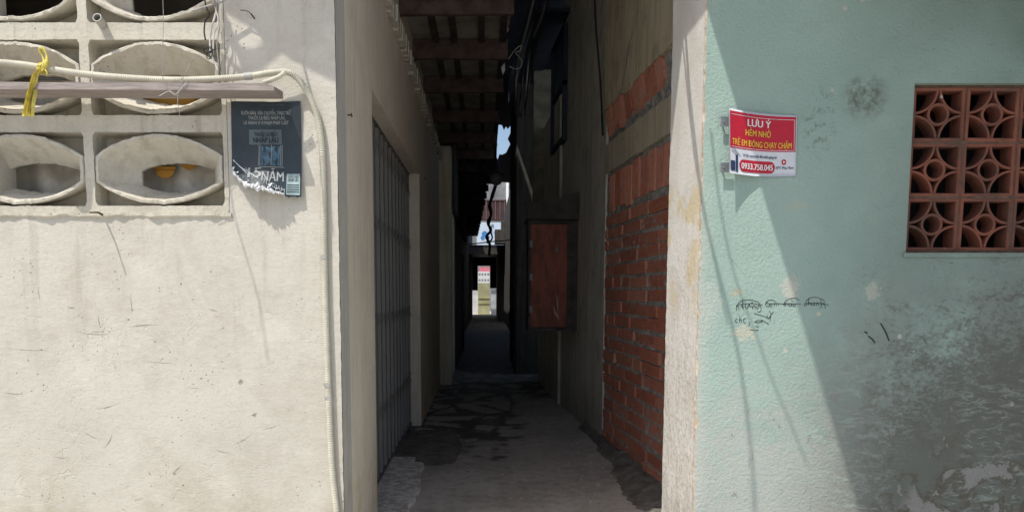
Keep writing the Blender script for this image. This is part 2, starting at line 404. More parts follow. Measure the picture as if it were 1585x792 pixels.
M['gate'] = simple('grey_painted_steel', (.24, .24, .23), .6, .08, 3, .1, .001, 0, .4)
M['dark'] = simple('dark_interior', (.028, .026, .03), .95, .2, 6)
M['room'] = simple('dim_room_wall', (.20, .16, .115), .95, .35, 3, .3, .01)
M['wood_beam'] = simple('dark_timber', (.10, .07, .065), .85, .35, 9, .6, .006)
M['batten'] = simple('batten_timber', (.05, .043, .038), .85, .3, 9, .5, .004)
M['sheet'] = simple('fibre_cement_sheet', (.25, .24, .205), .9, .3, 4, .4, .006)
M['bluetin'] = simple('blue_painted_tin', (.025, .035, .06), .55, .3, 5, .3, .004, .3, .4)
M['blacktarp'] = simple('black_tarpaulin', (.02, .022, .03), .6, .3, 6, .7, .01)
M['tin'] = simple('galvanised_sheet', (.42, .42, .42), .45, .2, 6, .3, .004, .6, .5)
M['pvc'] = simple('aged_pvc', (.60, .57, .46), .55, .12, 12, .2, .001)
M['pvcgrey'] = simple('grey_pvc_pipe', (.42, .41, .38), .6, .15, 12, .2, .001)
n = NT('weathered_timber', .9, .2)
g = n.noise(4, 6, .7, n.map((2.5, 30, 30)))
M['rail'] = n.done(n.mix(n.ramp(g, .3, .7), (.24, .20, .185), (.40, .345, .315)), n.bump(g, .6, .004))
M['ribbon'] = simple('yellow_raffia', (.66, .56, .13), .6, .3, 30, .6, .004)
M['wire'] = simple('grey_wire', (.34, .32, .30), .6, .3, 40, .2, .001)
M['wirew'] = simple('white_wire', (.62, .60, .56), .6, .2, 40, .2, .001)
M['cable'] = simple('black_cable', (.022, .022, .024), .6, .2, 20, .2, .001)
n = NT('rust_red_steel', .75, .35)
M['redbox'] = n.done(n.mix(n.ramp(n.noise(4, 6, .7, n.map((3, 3, 1))), .4, .65), (.33, .105, .07), (.17, .07, .05)), n.bump(n.noise(30, 5, .7), .4, .004))
M['boxframe'] = simple('dark_frame', (.07, .062, .055), .8, .3, 10, .4, .004)  # plain dark tone for frame, hood and awning sheet
M['lampmetal'] = simple('lamp_enamel', (.06, .062, .065), .5, .2, 10, .2, .002, .3)
M['orange'] = simple('orange_plastic', (.55, .27, .05), .85, .1, 6, .1, .002)
M['signred'] = simple('sign_red', (.50, .012, .035), .45, .06, 20, .15, .002, spec=.4)
M['signwhite'] = simple('sign_white', (.66, .68, .72), .45, .05, 20, .15, .002, spec=.4)
M['signyellow'] = simple('sign_yellow_ink', (.78, .56, .06), .5, .05)
M['ink_white'] = simple('white_ink', (.80, .80, .80), .5, .03)
M['ink_navy'] = simple('navy_ink', (.03, .05, .12), .5, .03)
M['ink_black'] = simple('black_marker', (.03, .033, .04), .8, .2)
M['poster'] = simple('poster_dark_teal', (.018, .030, .038), .45, .3, 8, .5, .004, spec=.5)
M['poster_grey'] = simple('poster_grey_panel', (.095, .125, .135), .4, .2, 8, .2, .002)
M['poster_text'] = simple('poster_grey_ink', (.36, .38, .37), .5, .1)
M['poster_blue'] = simple('poster_blue_ink', (.075, .15, .21), .45, .5, 26, .2, .002)
M['poster_teal'] = simple('poster_sticker_ink', (.33, .43, .43), .45, .2, 20)
M['paper'] = simple('torn_paper', (.74, .75, .76), .8, .12, 30, .6, .004)
M['steel'] = simple('dull_steel', (.22, .23, .24), .5, .2, 20, .3, .002, .5)
M['rust'] = simple('rusty_nail', (.10, .06, .045), .8, .3, 40)

# ------------------------------------------------------------ ground
mb = MB(); mb.face([(-90,-90,-.02),(90,-90,-.02),(90,140,-.02),(-90,140,-.02)])
tag(mb.build('ground', M['street']), kind='structure')
mb = MB(); nx, ny = 26, 190
def fz(x, y):
    h = .006*noise.noise((x*2.2, y*1.5, 3.3))+.003*noise.noise((x*7, y*6, 1.1))*max(0, min(1, (9-y)/3))
    h *= max(.25, min(1, (14-y)/6))
    e = max(0, (x-.55)/.4); h += .02*e*e
    return h + .012
g = [[(-.72+2.0*i/nx, 2.6+36.6*(j/ny)**1.8, 0) for i in range(nx+1)] for j in range(ny+1)]
g = [[(p[0], p[1], fz(p[0], p[1])) for p in r] for r in g]
mb.loft(g, closed=False)
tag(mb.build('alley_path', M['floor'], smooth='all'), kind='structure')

# ------------------------------------------------------------ cream house (left)
XL = -.585; HL = 6.2
house = empty('cream_house', (XL, 3, 0), 'cream plastered house at the left with eye-shaped vent blocks and a grey folding gate', 'house')
def rough_edge(x, y, z0, z1, jx, jy, step=.012, seed=0):
    out = []; n_ = int((z1-z0)/step)
    for k in range(n_+1):
        z = z0+(z1-z0)*k/n_
        a = noise.noise((z*6, seed, 0))*.5+noise.noise((z*28, seed, 5))*.5+max(0, noise.noise((z*9, seed+9, 2))-.25)*2.2
        b = noise.noise((z*7, seed+3, 1))*.5+noise.noise((z*31, seed, 8))*.5
        out.append(Vector((x+jx*a, y+jy*b, z)))
    return out
# vent opening
vo_l, vo_r = -1.95, PY(354, 328).x+.006
vz0 = PY(250, 331).z; 
BW, BH = .552, .352      # block pitch
vz1 = vz0+BH*4
# front wall (around the opening)
e = rough_edge(XL, 3, -.05, 2.75, .004, .0015, seed=1)
mb = MB()
L = [Vector((vo_r, 3, p.z)) for p in e]
L2 = [Vector((XL-.02, 3, p.z)) for p in e]
mb.strip(L, L2); mb.strip(L2, e)
mb.face([(-5,3,-.05),(vo_r,3,-.05),(vo_r,3,vz0),(-5,3,vz0)])
mb.face([(-5,3,vz0),(vo_l,3,vz0),(vo_l,3,vz1),(-5,3,vz1)])
mb.face([(-5,3,vz1),(vo_r,3,vz1),(vo_r,3,HL),(-5,3,HL)])
mb.face([(vo_r,3,2.75),(XL,3,2.75),(XL,3,HL),(vo_r,3,HL)])
T = .14
mb.face([(vo_l,3,vz0),(vo_r,3,vz0),(vo_r,3+T,vz0),(vo_l,3+T,vz0)])
mb.face([(vo_r,3,vz0),(vo_r,3,vz1),(vo_r,3+T,vz1),(vo_r,3+T,vz0)])
mb.face([(vo_l,3,vz0),(vo_l,3,vz1),(vo_l,3+T,vz1),(vo_l,3+T,vz0)])
mb.face([(vo_l,3,vz1),(vo_r,3,vz1),(vo_r,3+T,vz1),(vo_l,3+T,vz1)])
mb.build('front_wall', M['cream'], house)
# sill lip under the vents, a little uneven
mb = MB(); pts = []
k = 0; xx = vo_l
rings = []
while xx < vo_r+.012:
    d = .010+.008*noise.noise((xx*9, 0, 0))+.007*noise.noise((xx*30, 4, 0)); b = vz0-.016-.012*noise.noise((xx*14, 3, 0))
    rings.append([(xx,3.01,vz0+.003),(xx,3-d,vz0+.003),(xx,3-d,b+.008),(xx,2.9995,b)]); xx += .01
mb.loft(rings, closed=False); mb.build('sill_lip', M['cream_block'], house)
# alley face with the gate opening
gy0, gy1, gz = PX(592, 700, XL).y-.22, PX(650, 400, XL).y, PX(645, 262, XL).z
gz = PX(645, 262, XL).z
Yend = 6.62; PYe = PX(683, 450, XL).y
mb = MB()
G = [Vector((XL, gy0, p.z)) for p in e]
G2 = [Vector((XL, 3.02, p.z)) for p in e]
mb.strip(e, G2); mb.strip(G2, G)
RB = .14
mb.face([(XL,gy0,2.75),(XL,3,2.75),(XL,3,HL),(XL,gy0,HL)])
mb.face([(XL,gy0,gz),(XL,gy1,gz),(XL,gy1,HL),(XL,gy0,HL)])
mb.face([(XL,gy1,-.05),(XL,10.2,-.05),(XL,10.2,HL),(XL,gy1,HL)])
mb.face([(XL,gy0,gz),(XL-RB,gy0,gz),(XL-RB,gy1,gz),(XL,gy1,gz)])
mb.face([(XL,gy1,-.05),(XL-RB,gy1,-.05),(XL-RB,gy1,gz),(XL,gy1,gz)])
mb.face([(XL,gy0,-.05),(XL-RB,gy0,-.05),(XL-RB,gy0,gz),(XL,gy0,gz)])
mb.build('alley_wall', M['cream_side'], house)
# cement corner strip
e2 = rough_edge(XL+.0035, PX(538, 400, XL).y, -.05, 2.75, 0, .012, seed=4)
mb = MB(); E1 = [Vector((XL+.0035, 2.9975, p.z)) for p in e]
mb.strip(E1, e2); mb.strip(e2, [p+Vector((-.003, .002, 0)) for p in e2]); mb.build('corner_strip', M['corner'], house)
# rough plaster ledge high on the alley wall
mb = MB()
for k in range(90):
    y = 3.9+k*.068; z = 2.98+.02*noise.noise((y*3, 1, 1))
    mb.box((XL, y, z-.05-.03*random.random()), (XL+.03+.02*random.random(), y+.07, z+.04))
mb.build('mortar_ledge', M['greywall'], house)
# small gouges, scratches and pits of the front wall
mk = MB(); wrn = random.Random(31)
def gouge(px, py, ln, ang, w_, bend=0):
    A_, B_ = [], []; n_ = 10; ca_, sa_ = math.cos(ang), math.sin(ang)
    for i in range(n_+1):
        t_ = i/n_-.5; x_ = px+ln*t_*ca_-bend*(.25-t_*t_)*sa_*4; y_ = py+ln*t_*sa_+bend*(.25-t_*t_)*ca_*4+.8*noise.noise((t_*9, px, py))
        ww = w_*max(.08, 1-abs(t_)*2)*(1+.6*noise.noise((t_*12, py, 1)))
        p = PY(x_, y_, 2.9992); A_.append(p+Vector((sa_*ww, 0, ca_*ww))); B_.append(p-Vector((sa_*ww, 0, ca_*ww)))
    mk.strip(A_, B_)
for g_ in ((148, 515, 60, .05, .0012, 2), (222, 504, 50, -.08, .0014, -1), (150, 513, 22, 0, .001, 0), (165, 628, 40, -.25, .0012, 2), (95, 708, 30, .1, .001, 0), (166, 682, 26, -1.0, .0016, 3), (140, 672, 34, .5, .001, 2), (40, 540, 70, .04, .0009, 1), (20, 608, 40, .1, .0012, 1), (60, 455, 24, 1.4, .001, 0), (153, 497, 20, 1.45, .0012, 0), (203, 470, 34, 1.5, .0009, 0), (110, 476, 14, .1, .002, 0), (345, 697, 26, .2, .0012, 2), (375, 680, 30, -.5, .0012, 1), (272, 725, 22, -.7, .0014, 2), (330, 480, 18, .3, .001, 0), (300, 600, 26, .1, .0009, 0), (420, 660, 30, -.3, .0009, 1), (250, 560, 60, .06, .0008, 1)): gouge(*g_)
def pit(px, py, r_):
    c0_ = PY(px, py, 2.9990); mk.face([c0_+Vector((r_*math.cos(a_)*(1+.5*noise.noise((math.cos(a_), math.sin(a_), px))), 0, r_*.8*math.sin(a_)*(1+.5*noise.noise((math.sin(a_), math.cos(a_), py))))) for a_ in [2*math.pi*i/9 for i in range(9)]])
for p_ in ((270, 732, .006), (361, 765, .004), (232, 733, .003), (345, 507, .004), (280, 439, .004), (246, 445, .003), (298, 463, .003), (178, 568, .003), (65, 766, .004), (45, 768, .003), (146, 763, .004), (125, 632, .0025), (247, 450, .003), (205, 479, .003), (283, 750, .004), (170, 718, .003), (326, 420, .003), (72, 391, .0025), (22, 420, .0025)): pit(*p_)
for _ in range(70): pit(wrn.uniform(0, 490), wrn.uniform(345, 790), wrn.uniform(.0008, .0022))
mk.build('wall_marks', simple('grimy_gouge', (.31, .275, .22), .95, .3, 40), house)
# faint pencil scribbles
sc_ = MB()
for cx_, cy_, h_ in ((372, 590, 8), (393, 641, 6)):
    q = [PY(cx_+5*noise.noise((i*.7, cx_, 0))+i*.35-2, cy_+h_*1.6*noise.noise((i*.9, cy_, 4)), 2.9992) for i in range(14)]
    sc_.tube(catmull(q, .004), .0009, 4)
sc_.build('pencil_scribble', simple('pencil_grey', (.36, .34, .31)), house)
# folding gate
gate = MB(); gx = XL-RB+.035
y = gy0+.02; k = 0
while y < gy1-.06:
    gate.box((gx-.010, y, .05), (gx+.006, y+.125, gz-.012))
    gate.box((gx+.006, y+.004, .05), (gx+.014, y+.022, gz-.0122))
    for zc in (.42, 1.02, 1.62, 2.1):
        gate.tube([(gx+.016, y+.02, zc), (gx+.016, y+.232, zc+.09)], .0026, 5); gate.tube([(gx+.022, y+.02, zc+.09), (gx+.022, y+.232, zc)], .0026, 5)
    y += .212; k += 1
gob = gate.build('folding_gate', M['gate'], house)
fr = MB(); fr.box((gx-.02, gy0, .02), (gx+.02, gy1, .048)); fr.box((gx-.02, gy0, gz-.011), (gx+.02, gy1, gz-.001))
fr.box((gx-.03, gy1-.03, .05), (gx+.012, gy1-.002, gz-.012))
fr.build('gate_track', M['steel'], gob)
bk = MB(); bk.box((gx-.08, gy0-.1, 0), (gx-.06, gy1+.1, gz+.1)); bk.build('gate_shade_sheet', M['dark'], gob)  # near-black sheet painted in for the shade between the slats
# far pilaster
pl = MB(); py_ = PZ(690, 597, 0).y; pz = PY(690, 226, py_).z
rr = random.Random(3)
a0, a1 = PY(684, 500, py_).x, PY(699, 500, py_).x
pe = [(a1+.006*noise.noise((z*5, 0, 0)), z) for z in [pz*k/40 for k in range(41)]]
pl.strip([Vector((a0-.1, py_, z)) for _, z in pe], [Vector((x_, py_+.0, z)) for x_, z in pe])
pl.strip([Vector((x_, py_, z)) for x_, z in pe], [Vector((x_, py_+.3, z)) for x_, z in pe])
pl.face([(a0-.1,py_,pz),(a1,py_,pz),(a1,py_+.3,pz),(a0-.1,py_+.3,pz)])
pl.build('pilaster', M['palewall'], house)
# doorstep
st = MB(); A = []; B = []
nst = 60
for k in range(nst+1):
    y = 3.7+k*(5.35-3.7)/nst
    xr = XL+.17-.03*max(0, y-4.6)/.6+.035*noise.noise((y*5, 2, 0))+.012*noise.noise((y*22, 2, 0))+(-.06 if y > 5.2 else 0)
    A.append(Vector((XL-RB+.01, y, .04))); B.append(Vector((xr, y, .036)))
st.strip(A, B); st.strip(B, [p-Vector((-.006, 0, .05)) for p in B]); st.face([A[-1], B[-1], B[-1]-Vector((0,0,.05)), A[-1]-Vector((0,0,.05))])
st.build('doorstep', M['whitecement'], house)

# pierced concrete blocks
def lens_r(th, W, H, k):
    c, s_ = math.cos(th), math.sin(th); lo, hi = 0, 2*W
    for _ in range(40):
        m_ = (lo+hi)/2; x, y = abs(m_*c), abs(m_*s_)
        if x < W and y < H*(1-k*(x/W)**2): lo = m_
        else: hi = m_
    return lo
def rect_r(th, W, H):
    c, s_ = abs(math.cos(th)), abs(math.sin(th)); return min(W/max(c, 1e-6), H/max(s_, 1e-6))
def block(seed, dx_in, dz_in, iw, ih):
    rn = random.Random(seed); N = 96
    ca = math.atan2(BH/2, BW/2)
    ths = sorted([2*math.pi*k/N for k in range(N)]+[ca, math.pi-ca, math.pi+ca, 2*math.pi-ca])
    def jit(th, a, s2=0):
        p = (math.cos(th)*3.0, math.sin(th)*3.0, seed*3.7+s2); q = (math.cos(th)*11, math.sin(th)*11, seed+s2)
        return a*(noise.noise(p)+.9*noise.noise(q))
    W0, H0 = BW/2, BH/2; W1, H1 = W0-.018, H0-.032
    LW, LH = W1-.004, H1-.006; t = .013
    def ring(fr, y, cx=0, cz=0, ja=0, yj=0, s2=0):
        out = []
        for th in ths:
            r = fr(th)+jit(th, ja, s2)
            out.append((cx+r*math.cos(th), y+jit(th, yj, s2+5), cz+r*math.sin(th)))
        return out
    D = .105
    rings = [ring(lambda th: rect_r(th, W0, H0), .004), ring(lambda th: rect_r(th, W1, H1), .003, ja=.003),
             ring(lambda th: rect_r(th, W1-.004, H1-.004), D, ja=.003),
             ring(lambda th: min(lens_r(th, LW-.01, LH-.012, .62), rect_r(th, W1-.006, H1-.006)), D),
             ring(lambda th: min(lens_r(th, LW, LH, .62), rect_r(th, W1-.004, H1-.004)), .008, ja=.002),
             ring(lambda th: min(lens_r(th, LW-.003, LH-.003, .62), rect_r(th, W1-.005, H1-.006)), .0, ja=.007, yj=.007),
             ring(lambda th: lens_r(th, LW-t, LH-t, .62), -.001, ja=.009, yj=.008),
             ring(lambda th: lens_r(th, LW-t-.006, LH-t-.006, .62), .010, ja=.003),
             ring(lambda th: .5*lens_r(th, LW-t, LH-t, .62)+.5*lens_r(th, iw, ih, .5), D*.55, dx_in*.4, dz_in*.4, ja=.003),
             ring(lambda th: lens_r(th, iw, ih, .5), D, dx_in, dz_in, ja=.006),
             ring(lambda th: lens_r(th, iw*1.02, ih*1.02, .5), D+.022, dx_in, dz_in, ja=.006)]
    mb = MB(); mb.loft([[Vector((p[0], p[1], p[2])) for p in r] for r in rings]); return mb
bx1 = vo_r-BW/2-.003
k = 0
for row in range(4):
    for colm in range(2 if True else 3):
        cx_, cz_ = bx1-colm*BW, vz0+BH*(row+.5)
        big = row >= 2
        b_ = block(10+k, .035 if not big else .045, -.02 if not big else -.015, .150 if not big else .17, .060 if not big else .095)
        for i, v in enumerate(b_.v): b_.v[i] = (v[0]+cx_, v[1]+3.0, v[2]+cz_)
        b_.build('vent_block', M['cream_block'], house, smooth=True); k += 1
for row in range(4):     # last column towards the edge of the frame
    b_ = block(40+row, 0, 0, .15, .06)
    for i, v in enumerate(b_.v): b_.v[i] = (v[0]+bx1-2*BW, v[1]+3.0, v[2]+vz0+BH*(row+.5))
    b_.build('vent_block', M['cream_block'], house, smooth=True)
# room behind the vents
mb = MB(); rows = []
for i in range(100):
    x = vo_l-.9+(vo_r-vo_l+.9)*i/99; rows.append([(x, 3.24+.02*math.sin(x*31+.6*z_)+.012*noise.noise((x*8, z_*3, 0)), vz0-.1+z_) for z_ in [0, .15, .3, .45, .6, .75]])
mb.loft(rows, closed=False)
cur = mb.build('curtain', simple('faded_curtain', (.72, .66, .56), .95, .25, 9), smooth='all')
tag(cur, 'faded brownish curtain seen through the lower vent openings of the cream wall', 'curtain')
mb = MB(); ry = 3.75
mb.box((-5, ry+.0, 0), (XL-.16, ry+.05, HL-.1)); mb.box((-5, 3.13, HL-.12), (XL-.16, ry, HL-.08)); mb.box((-5, 3.13, .02), (XL-.16, ry, .1))
mb.box((XL-.22, 3.13, .1), (XL-.18, ry, HL-.12)); mb.box((-5.1, 3.13, .1), (-5, ry, HL-.12))
mb.build('room_wall', M['room'], house)
# house roof
mb = MB(); mb.box((-5.2, 3.0, HL), (XL+.0, 17, HL+.12)); mb.build('roof', M['sheet'], house)

# orange helmet-like bowls on a shelf behind the vents
def bowl(px, py, r, y):
    c_ = PY(px, py, y); m_ = MB(); rings = []
    for i in range(9):
        a = math.pi/2*i/8; rings.append([(c_.x+r*math.cos(a)*math.cos(t_), c_.y+r*math.cos(a)*math.sin(t_)*.15, c_.z-r*.9*math.sin(a)) for t_ in [2*math.pi*q/28 for q in range(28)]])
    rim = [[(c_.x+(r+.006*s_)*math.cos(t_), c_.y+(r+.006*s_)*math.sin(t_)*.15, c_.z+.012*u_) for t_ in [2*math.pi*q/28 for q in range(28)]] for s_, u_ in ((0, 0), (1, 0), (1, 1), (-.5, 1))]
    m_.loft(rings); m_.loft(rim); return m_
b_ = bowl(262, 140, .12, 3.20); tag(b_.build('basin', M['orange'], smooth='all'), 'larger orange plastic basin seen through the middle vent above the ribbon rail', 'basin', 'orange things behind the vents')
b_ = bowl(255, 262, .042, 3.19); tag(b_.build('bowl', M['orange'], smooth='all'), 'orange bowl behind the lower right vent, left of the two', 'bowl', 'orange things behind the vents')
b_ = bowl(293, 251, .036, 3.19); tag(b_.build('bowl', M['orange'], smooth='all'), 'orange bowl behind the lower right vent, right of the two', 'bowl', 'orange things behind the vents')
mb = MB(); p = PY(215, 251, 3.19); q = PY(330, 251, 3.19)
mb.tube([(p.x-.3, 3.19, p.z+.012), (q.x+.2, 3.19, p.z+.012)], .006, 6)
tag(mb.build('hanging_rod', M['steel']), 'thin rod behind the lower right vent that the orange bowls hang from', 'rod')
mb = MB(); p = PY(225, 134, 3.20)
mb.box((p.x-.45, 3.14, p.z+.012), (p.x+.45, 3.15, p.z+.02)); mb.box((p.x-.45, 3.25, p.z+.012), (p.x+.45, 3.26, p.z+.02))
tag(mb.build('hanging_rack', M['steel']), 'dark rack behind the middle vents that carries the orange basin', 'rack')

# ------------------------------------------------------------ teal house (right)
XR = .868
teal = empty('teal_house', (XR, 3, 0), 'weathered teal stucco house at the right with a terracotta pierced window', 'house')
tl = rough_edge(XR, 3, -.05, 3.6, .009, .002, .008, seed=21)
tp = rough_edge(XR-.004, 3.012, -.05, 3.6, .006, .006, .008, seed=33)
wl, wr_ = PY(1409, 260).x, PY(1409, 260).x+.215*4+.01
wz1, wz0 = PY(1500, 129).z, PY(1500, 391).z
mb = MB(); HR = 6.0
L = [Vector((1.0, 3, p.z)) for p in tl]
L2 = [Vector((XR+.022, 3, p.z)) for p in tl]
mb.strip(tl, L2); mb.strip(L2, L)
mb.face([(1.0,3,-.05),(wl,3,-.05),(wl,3,3.6),(1.0,3,3.6)])
mb.face([(wl,3,-.05),(wr_,3,-.05),(wr_,3,wz0),(wl,3,wz0)])
mb.face([(wl,3,wz1),(wr_,3,wz1),(wr_,3,3.6),(wl,3,3.6)])
mb.face([(wr_,3,-.05),(6,3,-.05),(6,3,3.6),(wr_,3,3.6)])
mb.face([(XR,3,3.6),(6,3,3.6),(6,3,HR),(XR,3,HR)])
for a, b in (((wl,wz0),(wr_,wz0)),((wr_,wz0),(wr_,wz1)),((wr_,wz1),(wl,wz1)),((wl,wz1),(wl,wz0))):
    mb.face([(a[0],3,a[1]),(b[0],3,b[1]),(b[0],3.13,b[1]),(a[0],3.13,a[1])])
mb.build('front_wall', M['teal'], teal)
mb = MB(); mb.strip(tl, tp); mb.build('chipped_corner', M['chip'], teal)
PYB = PX(1033, 400, XR).y
te = rough_edge(XR, PYB, -.05, 3.6, .003, .006, .012, seed=50)
mb = MB()
te2 = [te[min(len(te)-1, int(k*len(te)/len(tp)))] for k in range(len(tp))]
te2 = [Vector((t_.x, t_.y, p.z)) for t_, p in zip(te2, tp)]
T1 = [Vector((XR, 3.035, p.z)) for p in tp]; T2 = [Vector((XR, PYB-.03, p.z)) for p in tp]
mb.strip(tp, T1); mb.strip(T1, T2); mb.strip(T2, te2); mb.strip(te2, [Vector((1.2, PYB+.003, p.z)) for p in te2])
mb.face([(XR,3.012,3.6),(XR,PYB,3.6),(XR,PYB,HR),(XR,3.0,HR)]); mb.face([(XR,PYB,3.6),(1.2,PYB,3.6),(1.2,PYB,HR),(XR,PYB,HR)])
mb.build('alley_pillar', M['pillar'], teal)
# terracotta vent window
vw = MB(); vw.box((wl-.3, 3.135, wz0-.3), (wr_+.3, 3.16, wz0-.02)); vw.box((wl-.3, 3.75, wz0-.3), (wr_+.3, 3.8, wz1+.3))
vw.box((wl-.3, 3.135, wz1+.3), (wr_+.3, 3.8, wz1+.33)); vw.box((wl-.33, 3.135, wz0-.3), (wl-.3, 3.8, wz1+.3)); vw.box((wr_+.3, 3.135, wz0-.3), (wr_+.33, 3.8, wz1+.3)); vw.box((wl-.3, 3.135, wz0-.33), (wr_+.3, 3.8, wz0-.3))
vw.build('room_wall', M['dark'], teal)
win = bpy.data.objects.new('vent_window', None); COL.objects.link(win); win.parent = teal
cw = .215; ch = (wz1-wz0-.012)/3
def tblock():
    m_ = MB(); w2, h2 = cw/2-.003, ch/2-.003; t = .012; D = .075
    def rectloop(w_, h_, y): return [(-w_, y, -h_), (w_, y, -h_), (w_, y, h_), (-w_, y, h_)]
    m_.loft([rectloop(w2, h2, D), rectloop(w2, h2, .003), rectloop(w2-.003, h2-.003, 0), rectloop(w2-t, h2-t, 0), rectloop(w2-t-.002, h2-t-.002, .003), rectloop(w2-t, h2-t, D)])
    def arc(cx_, cz_, ro, ri, a0_, a1_, n_=18, y0=.004, sx=1, sz=1):
        rr_ = []
        for i in range(n_+1):
            a = a0_+(a1_-a0_)*i/n_; c_, s_ = math.cos(a), math.sin(a)
            rr_.append([(cx_+ro*c_*sx, D, cz_+ro*s_*sz), (cx_+ro*c_*sx, y0, cz_+ro*s_*sz), (cx_+ri*c_*sx, y0, cz_+ri*s_*sz), (cx_+ri*c_*sx, D, cz_+ri*s_*sz)])
        m_.loft(rr_, closed=True)
    arc(0, 0, .044, .034, 0, 2*math.pi, 32, .002)
    A = w2-.008; B = h2-.008
    for k_, (sx_, sz_) in enumerate(((1, 1), (-1, 1), (-1, -1), (1, -1))):
        arc(sx_*A, sz_*B, A*.985, A*.985-.009, math.pi+k_*math.pi/2, math.pi*1.5+k_*math.pi/2, 16, .003, 1, B/A)
    return m_
tb = tblock(); first = None; rn = random.Random(5)
for r_ in range(3):
    for c_ in range(4):
        loc = Vector((wl+.006+cw*(c_+.5)-.004*r_*0, 3.022+.004*rn.random(), wz0+.006+ch*(r_+.5)))
        if first is None:
            o = tb.build('vent_block', M['terra'], None, smooth=False); first = o; me_ = o.data
        else:
            o = bpy.data.objects.new('vent_block', me_); COL.objects.link(o)
        o.parent = win; o.location = loc-Vector(teal.location); o.rotation_euler = (0, R(rn.uniform(-.7, .7)), 0)
mb = MB()
for r_ in range(4): 
    z = wz0+.006+ch*r_; mb.box((wl, 3.027, z-.006), (wr_, 3.09, z+.006))
for c_ in range(5):
    x = wl+.006+cw*c_; mb.box((x-.006, 3.0285, wz0+.001), (x+.006, 3.088, wz1-.001))
mb.build('mortar_joint', M['terra_joint'], win)
o = [q for q in COL.objects if q.name.startswith('mortar_joint')][0]
# small sill paint drips
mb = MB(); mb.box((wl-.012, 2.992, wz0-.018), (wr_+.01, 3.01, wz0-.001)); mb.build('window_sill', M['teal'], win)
# roof of the teal house
mb = MB(); mb.box((XR+.0, 3.0, HR), (6.2, 9, HR+.1)); mb.build('roof', M['tin'], teal)

# unseen awning, shaped to cast the shade on the teal wall
ZA = EYE+1.95
ZW = EYE+1.95
ax = cast_back(1090, 0, ZW).x
aw = empty('tin_awning', (2.5, 3, ZW), 'unseen flat tin awning over the teal wall, shaped to throw its slanting shadow', 'awning')
mb = MB(); n_ = 90
rowA = []; 
for i in range(n_+1):
    x = ax+(5.5-ax)*i/n_; rowA.append((x, 3.0, ZW+.006*math.sin(i*1.6)))
mb.strip([Vector(p) for p in rowA], [Vector((p[0], 1.3, p[2])) for p in rowA])
mb.build('tin_sheet', M['boxframe'], aw)
if 0: mb = MB(); mb.loft([[Vector((1.35+4.1*i/60, -.72+.03*math.sin(i*1.1), ZW-.43)), Vector((1.35+4.1*i/60, -.72+.05*math.sin(i*1.1), 1.15))] for i in range(61)], closed=False); mb.build('hanging_curtain', M['blacktarp'], aw)
for x in (ax+.1, 2.0, 3.6, 5.3):
    mb = MB(); mb.tube([(x, 2.99, ZW-.03), (x, 1.33, ZW-.03)], .012, 6); mb.build('bracket', M['steel'], aw)

# unseen tarpaulin above the left corner, cut to the outline of the holed shadow
mainp = [(341, -160), (700, -160), (700, 210), (560, 150), (518, 128), (478, 108), (437, 84), (405, 110), (372, 118), (352, 96), (341, 88), (341, 78), (352, 90), (374, 108), (366, 84), (352, 62), (341, 55), (341, 34), (349, 50), (347, 38), (341, 30)]
hole = [(348, 18), (356, 25), (372, 34), (389, 44), (401, 53), (408, 66), (403, 71), (392, 76), (380, 76), (371, 70), (364, 58), (357, 42)]
th = bpy.data.objects.new('tarpaulin', None)
mb = MB()
add_fill(mb, [mainp, hole], lambda a, b: cast_back(a, b, ZA+.05), thick=(0, 0, .004))
tag(mb.build('tarpaulin', M['blacktarp']), 'unseen torn dark tarpaulin above the cream house corner, cut to cast the holed shadow', 'tarpaulin')

# ------------------------------------------------------------ brick wall house
XB0 = PZ(1033, 775).x-.0; YB0 = PZ(1033, 775).y; XB1 = PZ(936, 681).x; YB1 = PZ(936, 681).y
YB1 = PZ(931, 690).y-.004; XB1 = PY(936, 600, YB1).x
def bx(y): return XB0+(XB1-XB0)*(y-YB0)/(YB1-YB0)
def hitB(px, py):     # hit of a pixel with the (slightly turned) brick plane
    d = ray(px, py); m_ = (XB1-XB0)/(YB1-YB0)
    t = (XB0-m_*YB0)/(d.x-m_*d.y); return d*t+Vector((0, 0, EYE))
bh = empty('brick_house', (XB0, YB0, 0), 'house along the right of the alley with unplastered hollow clay brick under a concrete beam', 'house')
zb = hitB(980, 0)
zt1 = (hitB(1033, 200).z+hitB(932, 283).z)/2; zt2 = (hitB(1033, 140).z+hitB(937, 240).z)/2+.0; zt3 = (hitB(1033, 66).z+hitB(935, 190).z)/2
yA, yB_ = 3.5, YB1
brng = random.Random(11)
def P3(y, z, o=0): return Vector((bx(y)-o, y, z))
mor = MB()
def mortar_grid(z0, z1, amp, off):
    ny_, nz_ = 130, max(4, int((z1-z0)/.018)); rows = []
    for j in range(nz_+1):
        z = z0+(z1-z0)*j/nz_; rows.append([P3(yA+(yB_-yA)*i/ny_, z, off+amp*noise.noise(((yA+(yB_-yA)*i/ny_)*14, z*22, 0))+amp*noise.noise(((yA+(yB_-yA)*i/ny_)*40, z*55, 3))) for i in range(ny_+1)])
    mor.loft(rows, closed=False)
mortar_grid(0, zt1, .0105, .0045); mortar_grid(zt2-.02, zt3+.05, .014, .004)
mor.build('mortar_bed', M['mortar'], bh, smooth='all')
